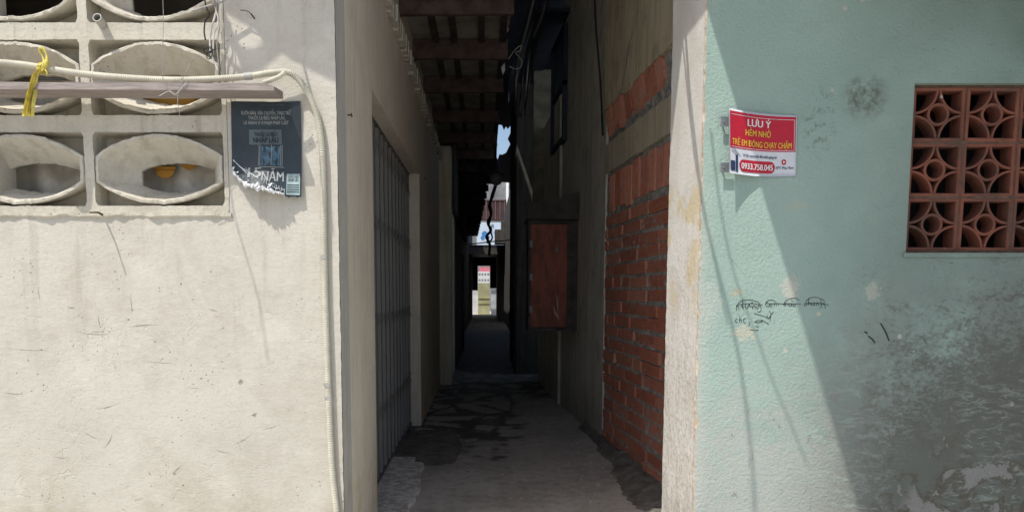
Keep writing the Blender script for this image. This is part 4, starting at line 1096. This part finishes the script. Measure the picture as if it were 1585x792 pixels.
# small ribbed offcut at the end of the rail
mb = MB(); q = catmull([PY(x_, y_, 2.90) for x_, y_ in ((408, 128), (420, 124), (432, 119), (441, 112))], .00175)
mb.tube(q, lambda k_: .0085+(.001 if (k_ % 4) in (0, 1) else -.0008), 10)
tag(mb.build('conduit_offcut', M['pvc'], smooth='all'), 'short ribbed conduit stub between the rail end and the conduit bend', 'conduit')
# ribbon
rb_ = empty('yellow_ribbon', PY(66, 100, 2.88), 'yellow raffia ribbon knotted round the conduit with long tails hanging down', 'ribbon')
def ribbon(m_, pts, w0_, w1_, seed):
    P_ = catmull(pts, .006); n_ = len(P_); rows = []
    for i, p in enumerate(P_):
        w_ = w0_+(w1_-w0_)*i/n_; r_ = []
        for j in range(9):
            u_ = j/8-.5; r_.append(Vector((p.x+u_*w_, p.y-.010*noise.noise((u_*5, p.z*12, seed))-.004*math.sin(u_*22+seed), p.z+.002*noise.noise((u_*9, p.z*30, seed)))))
        rows.append(r_)
    m_.loft(rows, closed=False)
    m_.loft([[v+Vector((0, .0012, 0)) for v in r_] for r_ in rows], closed=False)
mb = MB(); ribbon(mb, [PY(x_, y_, 2.865) for x_, y_ in ((64, 107), (56, 118), (50, 140), (46, 160), (43, 180))], .018, .048, 1)
ribbon(mb, [PY(x_, y_, 2.855) for x_, y_ in ((62, 106), (54, 116), (49, 135), (43, 158), (39, 176))], .012, .024, 4); mb.build('tail', M['ribbon'], rb_)
mb = MB()
mb.tube(catmull([PY(x_, y_, 2.87) for x_, y_ in ((70, 105), (73, 94), (71, 82), (65, 75), (62, 79), (66, 88), (69, 98), (67, 106))], .008), lambda k_: .006+.0025*math.sin(k_*.9), 7)
mb.build('loop', M['ribbon'], rb_, smooth='all')
mb = MB(); 
for dx in (-4, -1, 3, 6):
    c0_ = PY(67+dx, 106, 2.9); mb.tube([c0_+Vector((.003*math.sin(a_), -.0165*math.cos(a_), .0165*math.sin(a_))) for a_ in [2*math.pi*i/14 for i in range(15)]], .0045, 6)
mb.tube(catmull([PY(x_, y_, 2.865) for x_, y_ in ((70, 108), (73, 113), (73, 118))], .004), .0025, 5)
mb.build('knot', M['ribbon'], rb_, smooth='all')
# wires
def wire(name, pts, y, r_, mat, label, grp=None):
    mb = MB(); q = [PY(p[0], p[1], p[2] if len(p) > 2 else y) for p in pts]
    mb.tube(catmull(q, .008), r_, 6); return tag(mb.build(name, mat, smooth='all'), label, 'wire', grp)
G_ = 'wires hanging at the vent blocks'
wire('thin_wire', [(252, -5), (253, 40), (251, 90), (252, 120), (256, 133), (262, 139), (270, 145), (278, 150)], 2.85, .0011, M['wire'], 'thin rusty wire hanging straight over the middle vent and rail', G_)
wire('thin_wire', [(300, 88), (292, 104), (284, 120), (277, 140), (275, 160), (278, 175), (272, 188), (260, 194)], 2.85, .0012, M['wire'], 'kinked thin wire hanging from the rail in front of the orange basin', G_)
wire('thin_wire', [(246, 149), (262, 141), (270, 147), (280, 138), (286, 130)], 2.85, .0011, M['wirew'], 'short pale wire end twisted on the rail front', G_)
wire('white_cable', [(336, -10), (334, 20), (326, 50), (326, 80), (333, 98), (338, 112)], 2.96, .004, M['wirew'], 'thicker pale cable hanging at the right edge of the vent blocks', G_)
wire('white_cable', [(325, -10), (333, 12), (338, 34), (331, 55), (330, 85)], 2.955, .003, M['wirew'], 'thin pale cable crossing the thicker one beside the vents', G_)
wire('white_cable', [(341, -10), (338, 20), (340, 40), (336, 70), (339, 104)], 2.95, .0022, M['wire'], 'greyish cable right of the pale pair beside the vents', G_)
wire('black_wire', [(315, -10), (319, 10), (324, 24), (318, 32), (316, 48), (318, 62)], 2.95, .003, M['cable'], 'black wire bowed left of the pale cables', G_)
wire('black_wire', [(300, 17), (318, 11), (336, 6), (350, -2), (366, -12)], 2.95, .0045, M['wire'], 'stiff grey cable slanting up right across the top of the vents', G_)
wire('wire_coil', [(314, 77), (320, 73), (328, 74), (327, 81), (318, 82), (315, 77), (321, 74), (329, 78), (326, 90), (321, 91), (320, 84), (325, 80), (337, 75)], 2.95, .0018, M['cable'], 'little black coil of wire tied beside the pale cables', G_)
# pvc stub
mb = MB(); a = PY(150, 27, 2.93); b = PY(166, 47, 3.06)
mb.loft([[a+(b-a)*t_+Vector((r_*math.cos(q_), 0.3*r_*math.sin(q_), r_*math.sin(q_))) for q_ in [2*math.pi*i/20 for i in range(20)]] for t_, r_ in ((1, .0165), (0, .0165), (0, .0135), (.8, .0135))])
tag(mb.build('drain_pipe', M['pvcgrey'], smooth=True), 'grey plastic pipe stub sticking out of the upper vent block', 'pipe')
# nails
def nail(px, py, label, side=False, ln=.03):
    mb = MB()
    if side:
        p = PX(px, py, XL); mb.tube([p, p+Vector((ln, -.004, -.002))], .003, 6); mb.tube([p+Vector((ln, -.01, .004)), p+Vector((ln, .004, -.008))], .003, 6)
    else:
        p = PY(px, py, 3.0); mb.tube([p, p+Vector((-.004, -ln, .006))], .003, 6); mb.tube([p+Vector((-.004, -ln, .006)), p+Vector((-.012, -ln-.002, .014)), p+Vector((-.03, -ln, .02)), p+Vector((-.045, -ln+.003, .021))], .0018, 5)
    tag(mb.build('nail', M['rust']), label, 'nail')
nail(394, 29, 'bent nail with a wire end high on the cream wall right of the vents')
mb = MB(); p = PY(160, 333, 3.0); mb.tube([p, p+Vector((.004, -.05, .006)), p+Vector((-.002, -.10, .0))], lambda k_: .005-.0012*k_, 6); tag(mb.build('peg', M['rust']), 'short dark peg added on the cream wall just under the vent blocks to cast a shadow streak', 'peg')  # peg added for its shadow streak on the wall
nail(538, 178, 'rusty nail in the alley face of the cream corner', True, .018)
nail(656, 276, 'rusty nail beside the far top corner of the gate opening', True, .018)

# ------------------------------------------------------------ anti-smoking poster
po = empty('torn_poster', PY(412, 157, 2.99), 'torn dark blue-black notice with grey Vietnamese lettering on the cream wall', 'poster')
A0, A1_ = PY(358, 157.5, 3.0), PY(466.5, 158, 3.0); B0, B1 = PY(361, 308, 3.0), PY(468.5, 308, 3.0)
def curl(u_, v_):
    low = max(0, (v_-.50)/.5); mid = math.exp(-((u_-.35)/.42)**2)
    o_ = .004+.055*(low**1.5)*mid+.012*low*u_ + .002*math.sin(u_*9+v_*4)
    o_ += .018*max(0, u_-.8)/.2*max(0, 1-v_)*.4
    return o_
def PO(u_, v_, o_=0):
    p = (A0*(1-u_)+A1_*u_)*(1-v_)+(B0*(1-u_)+B1*u_)*v_
    return Vector((p.x, 3.0-curl(u_, v_)-o_, p.z+.10*max(0, curl(u_, v_)-.01)))
def vmax(u_):
    b_ = .70 if u_ < .03 else .70+.17*min(1, (u_/.22))**.8+.10*max(0, (u_-.22)/.55)
    if u_ > .77: b_ = .99
    return min(1, b_+.018*noise.noise((u_*26, 0, 0))+.012*noise.noise((u_*70, 3, 0)))
def vtop(u_): return 0.004*noise.noise((u_*6, 1, 1))
mb = MB(); NU, NV = 70, 50; rows = []
for i in range(NU+1):
    u_ = i/NU; rows.append([PO(u_, vtop(u_)+(vmax(u_)-vtop(u_))*j/NV) for j in range(NV+1)])
mb.loft(rows, closed=False); mb.build('sheet', M['poster'], po, smooth='all')
# rolled, torn white edge
mb = MB(); prng = random.Random(4); rows = []
for i in range(150):
    u_ = .02+.76*i/149; v0_ = vmax(u_); w_ = (.012+.05*abs(noise.noise((u_*11, 5, 0))))*(1.6 if .1 < u_ < .65 else .8)
    r_ = []
    for j in range(6):
        t_ = j/5; vv = v0_-w_*.8+w_*1.6*t_
        r_.append(PO(u_, vv, .003+.018*math.sin(math.pi*t_)*(.4+abs(noise.noise((u_*40, t_*3, 2))))))
    rows.append(r_)
mb.loft(rows, closed=False)
for k in range(26):
    u_ = prng.uniform(.03, .72); v_ = vmax(u_)-prng.uniform(.0, .07); s_ = prng.uniform(.01, .035)
    q = [PO(u_+prng.uniform(-1, 1)*s_, v_+prng.uniform(-1, 1)*s_, .006+prng.random()*.012) for _ in range(3)]
    mb.face(q)
mb.build('torn_edge', M['paper'], po)
# faint scratches of white paper up the left
mb = MB()
for (u0, v0), (u1, v1), w_ in (((.02, .60), (.22, .74), .006), ((.10, .66), (.40, .80), .004), ((.03, .69), (.10, .86), .006), ((.2, .68), (.33, .80), .003)):
    n_ = 14; A_, B_ = [], []
    for i in range(n_+1):
        t_ = i/n_; uu = u0+(u1-u0)*t_; vv = min(v0+(v1-v0)*t_, vmax(uu)-.01); ww = w_*(1+.8*noise.noise((t_*7, u0*9, 0)))
        A_.append(PO(uu, vv-ww, .002)); B_.append(PO(uu+.002, vv+ww, .002))
    mb.strip(A_, B_)
mb.build('paper_scratch', M['paper'], po)
fp = lambda a_, b_: PO(a_, -b_, .0016)
SZ = .048
text_mesh('lettering', 'BUÔN BÁN, VẬN CHUYỂN, TÀNG TRỮ', M['poster_text'], po, fp, .50, -.135, .052, width=.70, bold=.01)
text_mesh('lettering', 'THUỐC LÁ ĐIẾU NHẬP LẬU', M['poster_text'], po, fp, .505, -.185, .052, width=.52, bold=.01)
text_mesh('lettering', 'LÀ HÀNH VI VI PHẠM PHÁP LUẬT', M['poster_text'], po, fp, .50, -.235, .052, width=.64, bold=.01)
text_mesh('lettering', 'THUỐC LÁ ĐIẾU PHƯỜNG', M['poster_grey'], po, fp, .58, -.045, .032, width=.36)
mb = MB(); rows = []
for i in range(11): rows.append([PO(.25+.47*i/10, .285+.155*j/5, .001) for j in range(6)])
mb.loft(rows, closed=False); mb.build('grey_panel', M['poster_grey'], po)
M['poster_ink'] = simple('poster_dark_ink', (.012, .018, .024), .4)
fp2 = lambda a_, b_: PO(a_, -b_, .0024)
text_mesh('lettering', 'THUỐC LÁ ĐIẾU', M['poster_ink'], po, fp2, .49, -.355, .055, width=.33, bold=.01)
text_mesh('lettering', 'NHẬP LẬU', M['poster_ink'], po, fp2, .49, -.42, .075, width=.36, bold=.015)
# picture panel: pale lines and blue shapes
mb = MB()
for u_ in (.385, .40, .565, .70, .72):
    A_ = [PO(u_, .445+.02*i, .0014) for i in range(12)]; B_ = [PO(u_+.006, .445+.02*i, .0014) for i in range(12)]; mb.strip(A_, B_)
A_ = [PO(.40+.35*i/10, .675, .0016) for i in range(11)]; B_ = [PO(.40+.35*i/10, .681, .0016) for i in range(11)]; mb.strip(A_, B_)
mb.build('frame_line', M['poster_text'], po)
mb = MB()
for c0_, sgn in ((.50, 1), (.60, -1)):
    A_, B_ = [], []
    for i in range(24):
        v_ = .46+.0088*i; w_ = .022+.028*math.sin(i/23*math.pi)+.008*noise.noise((i*.5, c0_*9, 0)); c1_ = c0_+sgn*.02*math.sin(i*.45)
        A_.append(PO(c1_-w_, v_, .0012)); B_.append(PO(c1_+w_, v_, .0012))
    mb.strip(A_, B_)
for c0_ in (.42, .66):
    A_ = [PO(c0_+.004*math.sin(i), .46+.02*i, .0012) for i in range(11)]; B_ = [PO(c0_+.03, .46+.02*i, .0012) for i in range(11)]; mb.strip(A_, B_)
mb.build('picture', M['poster_blue'], po)
text_mesh('lettering', '15', M['poster_text'], po, fp, .34, -.79, .155, width=.19, bold=.02)
text_mesh('lettering', 'NĂM', M['poster_text'], po, fp, .60, -.83, .15, width=.30, bold=.02)
text_mesh('lettering', 'TÙ GIAM', M['poster_text'], po, lambda a_, b_: PO(a_, -b_+.35*(a_-.6), .0016), .62, -.895, .07, width=.30, bold=.02)
mb = MB(); rows = []
for i in range(7): rows.append([PO(.79+.19*i/6, .745+.225*j/6, .0022) for j in range(7)])
mb.loft(rows, closed=False); stk = mb.build('sticker', M['poster_teal'], po)
fp3 = lambda a_, b_: PO(a_, -b_, .004)
text_mesh('lettering', 'THUỐC LÁ ĐIẾU', M['poster_ink'], stk, fp3, .885, -.79, .026, width=.15, bold=.01)
text_mesh('lettering', 'NHẬP LẬU', M['poster_ink'], stk, fp3, .885, -.822, .034, width=.14, bold=.02)
mb = MB()
for v_ in (.86, .885, .91, .935): mb.strip([PO(.80, v_, .0036), PO(.97, v_, .0036)], [PO(.80, v_+.008, .0036), PO(.97, v_+.008, .0036)])
mb.build('printed_line', M['poster_ink'], stk)

# ------------------------------------------------------------ red warning sign
sg = empty('warning_sign', PY(1183, 220, 2.97), 'small red and white alley warning sign with yellow lettering curling off the teal wall', 'sign')
S00, S10, S01, S11 = PY(1127, 168, 2.95), PY(1241, 174.5, 2.95), PY(1127, 268, 2.95), PY(1239.5, 270, 2.95)
def soff(u_, v_): return .006+.052*(1-u_)**2.2+.012*math.sin(math.pi*u_)*(.5-v_)+.006*(1-u_)*v_
def SG(u_, v_, o_=0):
    p = (S00*(1-u_)+S10*u_)*(1-v_)+(S01*(1-u_)+S11*u_)*v_
    bow = -.006*math.sin(math.pi*u_)*(1 if v_ < .5 else 1)*.8
    return Vector((p.x, 3.0-soff(u_, v_)-o_, p.z+bow))
def sgpatch(name, mat, u0, u1, v0, v1, o_, par, thick=0, n_=30):
    m_ = MB(); rows = [[SG(u0+(u1-u0)*i/n_, v0+(v1-v0)*j/12, o_) for j in range(13)] for i in range(n_+1)]; m_.loft(rows, closed=False)
    if thick:
        rows2 = [[p+Vector((0, thick, 0)) for p in r_] for r_ in rows]; m_.loft(rows2, closed=False)
        for a_, b_ in ((rows[0], rows2[0]), (rows[-1], rows2[-1])): m_.strip(a_, b_)
        m_.strip([r_[0] for r_ in rows], [r_[0] for r_ in rows2]); m_.strip([r_[-1] for r_ in rows], [r_[-1] for r_ in rows2])
    return m_.build(name, mat, par, smooth='all')
sgpatch('panel', M['signwhite'], 0, 1, 0, 1, 0, sg, .0025)
sgpatch('red_field', M['signred'], .018, .985, .03, .60, .0008, sg)
mb = MB()
for (u0, v0, u1, v1) in ((.04, .075, .965, .082), (.04, .575, .965, .582), (.962, .075, .968, .582)):
    rows = [[SG(u0+(u1-u0)*i/20, v0+(v1-v0)*j, .0016) for j in range(2)] for i in range(21)]; mb.loft(rows, closed=False)
mb.build('border_line', M['signwhite'], sg)
fs = lambda a_, b_: SG(a_, -b_, .0018)
text_mesh('lettering', 'LƯU Ý', M['ink_white'], sg, fs, .455, -.225, .155, width=.34, bold=.022)
text_mesh('lettering', 'HẺM NHỎ', M['signyellow'], sg, fs, .44, -.375, .135, width=.37, bold=.012)
text_mesh('lettering', 'TRẺ EM ĐÔNG CHẠY CHẬM', M['signyellow'], sg, fs, .49, -.545, .135, width=.88, bold=.012)
text_mesh('lettering', 'Sở hữu camera biết điều khiển giọng nói', M['ink_navy'], sg, fs, .47, -.71, .062, width=.50, bold=.02)
# number pill
mb = MB(); ring_ = []
for i in range(32):
    a_ = 2*math.pi*i/32; cx_ = .225 if math.cos(a_) < 0 else .635; ring_.append((cx_+.065*math.cos(a_), .855+.095*math.sin(a_)))
vs, fs_ = fill2d([[(p[0], p[1]) for p in ring_]], lambda x_, y_: SG(x_, y_, .0014))
rows = []
for i in range(25):
    u_ = .162+.536*i/24; dxp = max(0, .225-u_, u_-.635); h_ = .095*math.sqrt(max(0, 1-(dxp/.065)**2)); rows.append([SG(u_, .855-h_+2*h_*j/6, .0014) for j in range(7)])
mb.loft(rows, closed=False); mb.build('number_pill', M['signred'], sg)
text_mesh('lettering', '0933.758.045', M['ink_white'], sg, lambda a_, b_: SG(a_, -b_, .003), .43, -.905, .135, width=.47, bold=.025)
# camera box drawing at the left, logo at the right
sgpatch('black_box_picture', M['ink_navy'], .025, .095, .80, .955, .0016, sg, n_=6)
sgpatch('black_box_picture', M['ink_navy'], .103, .14, .70, .965, .0016, sg, n_=6)
mb = MB()
for (a_, b_, c2_, d2_) in ((.03, .60, .135, .70), (.07, .60, .175, .72), (.03, .64, .1, .70)):
    mb.face([SG(a_, b_, .002), SG(a_+.01, b_, .002), SG(c2_+.01, d2_, .002), SG(c2_, d2_, .002)])
mb.build('cable_drawing', M['ink_navy'], sg)
mb = MB(); mb.face([SG(.825+.036*math.cos(t_)*(1 if abs(math.cos(t_)) < .8 else .9), .765+.045*math.sin(t_), .0016) for t_ in [2*math.pi*i/16 for i in range(16)]]); lg = mb.build('play_logo', M['signred'], sg)
mb = MB(); mb.face([SG(.813, .743, .003), SG(.813, .787, .003), SG(.845, .765, .003)]); mb.build('play_triangle', M['ink_white'], lg)
text_mesh('lettering', 'FPT Play Box', M['ink_navy'], sg, fs, .84, -.88, .06, width=.25, bold=.005)
for py__ in (188, 259):
    mb = MB(); p = PY(1115.5, py__-7, 2.975); q = PY(1128, py__+8, 2.975); mb.box((p.x, 2.972, q.z), (q.x+.01, 2.975, p.z)); mb.tube([(p.x+.012, 2.968, (p.z+q.z)/2), (p.x+.012, 2.999, (p.z+q.z)/2)], .004, 8)
    mb.build('bracket', M['steel'], sg)
for u_, v_ in ((.29, .06), (.70, .08)):
    mb = MB(); p = SG(u_, v_, .002); mb.tube([p, p+Vector((0, .045, 0))], .0035, 8); mb.build('screw', M['steel'], sg)

# ------------------------------------------------------------ handwriting on the teal wall
hw = MB()
def stroke(pts, w_=.0011):
    q = catmull([PY(1120+p[0]*180/1585, 440+p[1]*180/1585, 2.9985) for p in pts], .0015)
    hw.tube([Vector((p.x, 2.9992, p.z)) for p in q], w_, 4)
def S(*a): stroke([(a[i], a[i+1]) for i in range(0, len(a), 2)])
# những
S(175,285, 178,320, 176,355); S(178,310, 195,290, 207,300, 208,345); S(262,195, 260,260, 257,330); S(235,300, 250,290, 268,300, 272,340)
S(300,270, 302,320, 320,325, 335,300, 338,268); S(345,300, 355,270, 362,300, 385,295, 395,320, 398,335); S(400,330, 405,295, 425,290, 430,330); S(455,290, 440,310, 455,330, 475,315, 478,285, 505,300, 512,340, 495,370, 460,370)
S(180,295, 210,245, 280,215, 360,210, 430,225, 480,245, 500,270); S(190,275, 300,262, 420,262, 530,280); S(375,245, 385,255, 400,240)
# con
S(600,240, 575,262, 578,290, 605,300, 620,290); S(640,265, 625,285, 640,302, 660,290, 655,265, 640,265); S(690,295, 695,265, 715,262, 725,295); S(745,265, 750,295)
S(575,250, 610,218, 660,210, 710,230); S(590,262, 700,258, 780,262, 850,268)
# nào
S(830,300, 845,250, 850,295); S(850,270, 868,255, 878,295); S(905,255, 890,275, 900,295, 920,285, 925,255, 930,295); S(960,265, 945,280, 958,298, 980,285, 970,262, 960,265); S(925,215, 945,235)
S(815,280, 850,220, 910,192, 980,185, 1035,215); S(870,262, 960,262, 1055,268)
# chảnh
S(1135,250, 1105,265, 1108,290, 1140,280); S(1165,185, 1160,240, 1155,285); S(1160,265, 1180,250, 1190,285); S(1215,250, 1200,270, 1215,285, 1235,270, 1238,245, 1242,285); S(1265,285, 1268,255, 1290,250, 1300,290); S(1325,200, 1330,260, 1328,320); S(1330,280, 1360,265, 1385,290, 1388,325)
S(1120,235, 1170,190, 1250,175, 1320,195, 1370,220, 1365,270); S(1120,262, 1240,255, 1360,262, 1440,285)
# second line
S(185,470, 160,485, 165,515, 195,510); S(220,425, 222,470, 215,520); S(215,495, 240,475, 248,515); S(300,460, 275,470, 272,505, 300,530); S(350,520, 352,560)
S(415,390, 480,415, 560,435, 600,460); S(420,510, 470,490, 530,500, 480,520, 430,512); S(510,480, 560,505, 620,545); S(600,425, 590,450, 615,460, 640,440); S(625,360, 645,400, 640,450, 632,500); S(680,370, 650,410, 610,470); S(440,570, 480,575); S(360,615, 430,625, 480,615)
tag(hw.build('handwriting', M['ink_black']), 'struck-through handwritten black marker scrawl on the teal wall below the red sign', 'writing')
mb = MB()
for a_, b_ in (((1363, 500), (1376, 527)), ((1338, 513), (1342, 516)), ((1344, 520), (1354, 530))):
    p, q = PY(*a_), PY(*b_); mb.tube([Vector((p.x, 2.999, p.z)), Vector(((p.x+q.x)/2+.003, 2.9985, (p.z+q.z)/2)), Vector((q.x, 2.9992, q.z))], .003, 5)
tag(mb.build('ink_marks', M['ink_black']), 'few short black pen dashes low on the shaded teal wall', 'marks')

# ------------------------------------------------------------ cement lump by the gate, loose bits
mb = MB(); rows = []
cpt = PZ(668, 700)
for i in range(36):
    t_ = i/35; r_ = []
    for j in range(40):
        a_ = 2*math.pi*j/40; q_ = 1+.22*noise.noise((math.cos(a_)*1.6, math.sin(a_)*1.6, 1))+.05*noise.noise((math.cos(a_)*6, math.sin(a_)*6, 1))
        rx_, ry_ = .30*q_*(1-t_), .75*q_*(1-t_)
        x = cpt.x-.03+rx_*math.cos(a_)+.10*math.sin(a_)*-(1-t_)*.5; y = cpt.y+.22+ry_*math.sin(a_)
        r_.append((x, y, .006+.045*(1-(1-t_)**2.5)+.006*noise.noise((x*14, y*10, 0))*(1 if t_ > .05 else 0)))
    rows.append(r_)
mb.loft(rows); tag(mb.build('cement_ramp', M['darkcement'], smooth='all'), 'smooth dark cement ramp on the alley floor before the far side of the gate', 'ramp')
prng = random.Random(8)
spots = [(888, 645, .035), (724, 727, .018), (870, 633, .02)]
labs = ['biggest pale stone lying by the grey plaster wall foot', 'small pale stone lying on the dark cement ramp tip', 'small pale stone just beyond the biggest at the grey wall foot']
for (px, py, r_), lb in zip(spots, labs):
    p = PZ(px, py, .02); mb = MB(); rings = []
    for i in range(7):
        a_ = -math.pi/2+math.pi*i/6; rings.append([(p.x+r_*math.cos(a_)*math.cos(b_)*(1+.25*noise.noise((b_, i, px))), p.y+r_*math.cos(a_)*math.sin(b_), p.z+.4*r_*math.sin(a_)) for b_ in [2*math.pi*q_/12 for q_ in range(12)]])
    mb.loft(rings); tag(mb.build('stone', simple('pale_stone', (.35, .34, .31)), smooth='all'), lb, 'stone')

# grit and crumbs along the foot of the walls
gr_ = MB(); prng = random.Random(77)
for k in range(420):
    y = 4.0+9*prng.random()**1.6; side_ = prng.random()
    if side_ < .35: x = XL+.02+.22*prng.random()**2
    elif side_ < .75: x = min(.95, (bx(y) if y < 6 else .8)-.2)-.3*prng.random()**2
    else: x = prng.uniform(-.5, .8)
    r0 = prng.uniform(.002, .009); z_ = fz(x, y)+r0*.4; a0_ = prng.random()*6
    t4 = [Vector((x+r0*math.cos(a0_+2.1*i), y+r0*math.sin(a0_+2.1*i), z_-r0*.5)) for i in range(3)]; top = Vector((x, y, z_+r0*.6))
    gr_.face(t4)
    for i in range(3): gr_.face([t4[i], t4[(i+1) % 3], top])
tag(gr_.build('grit', simple('crumbled_cement', (.42, .40, .36))), kind='stuff')
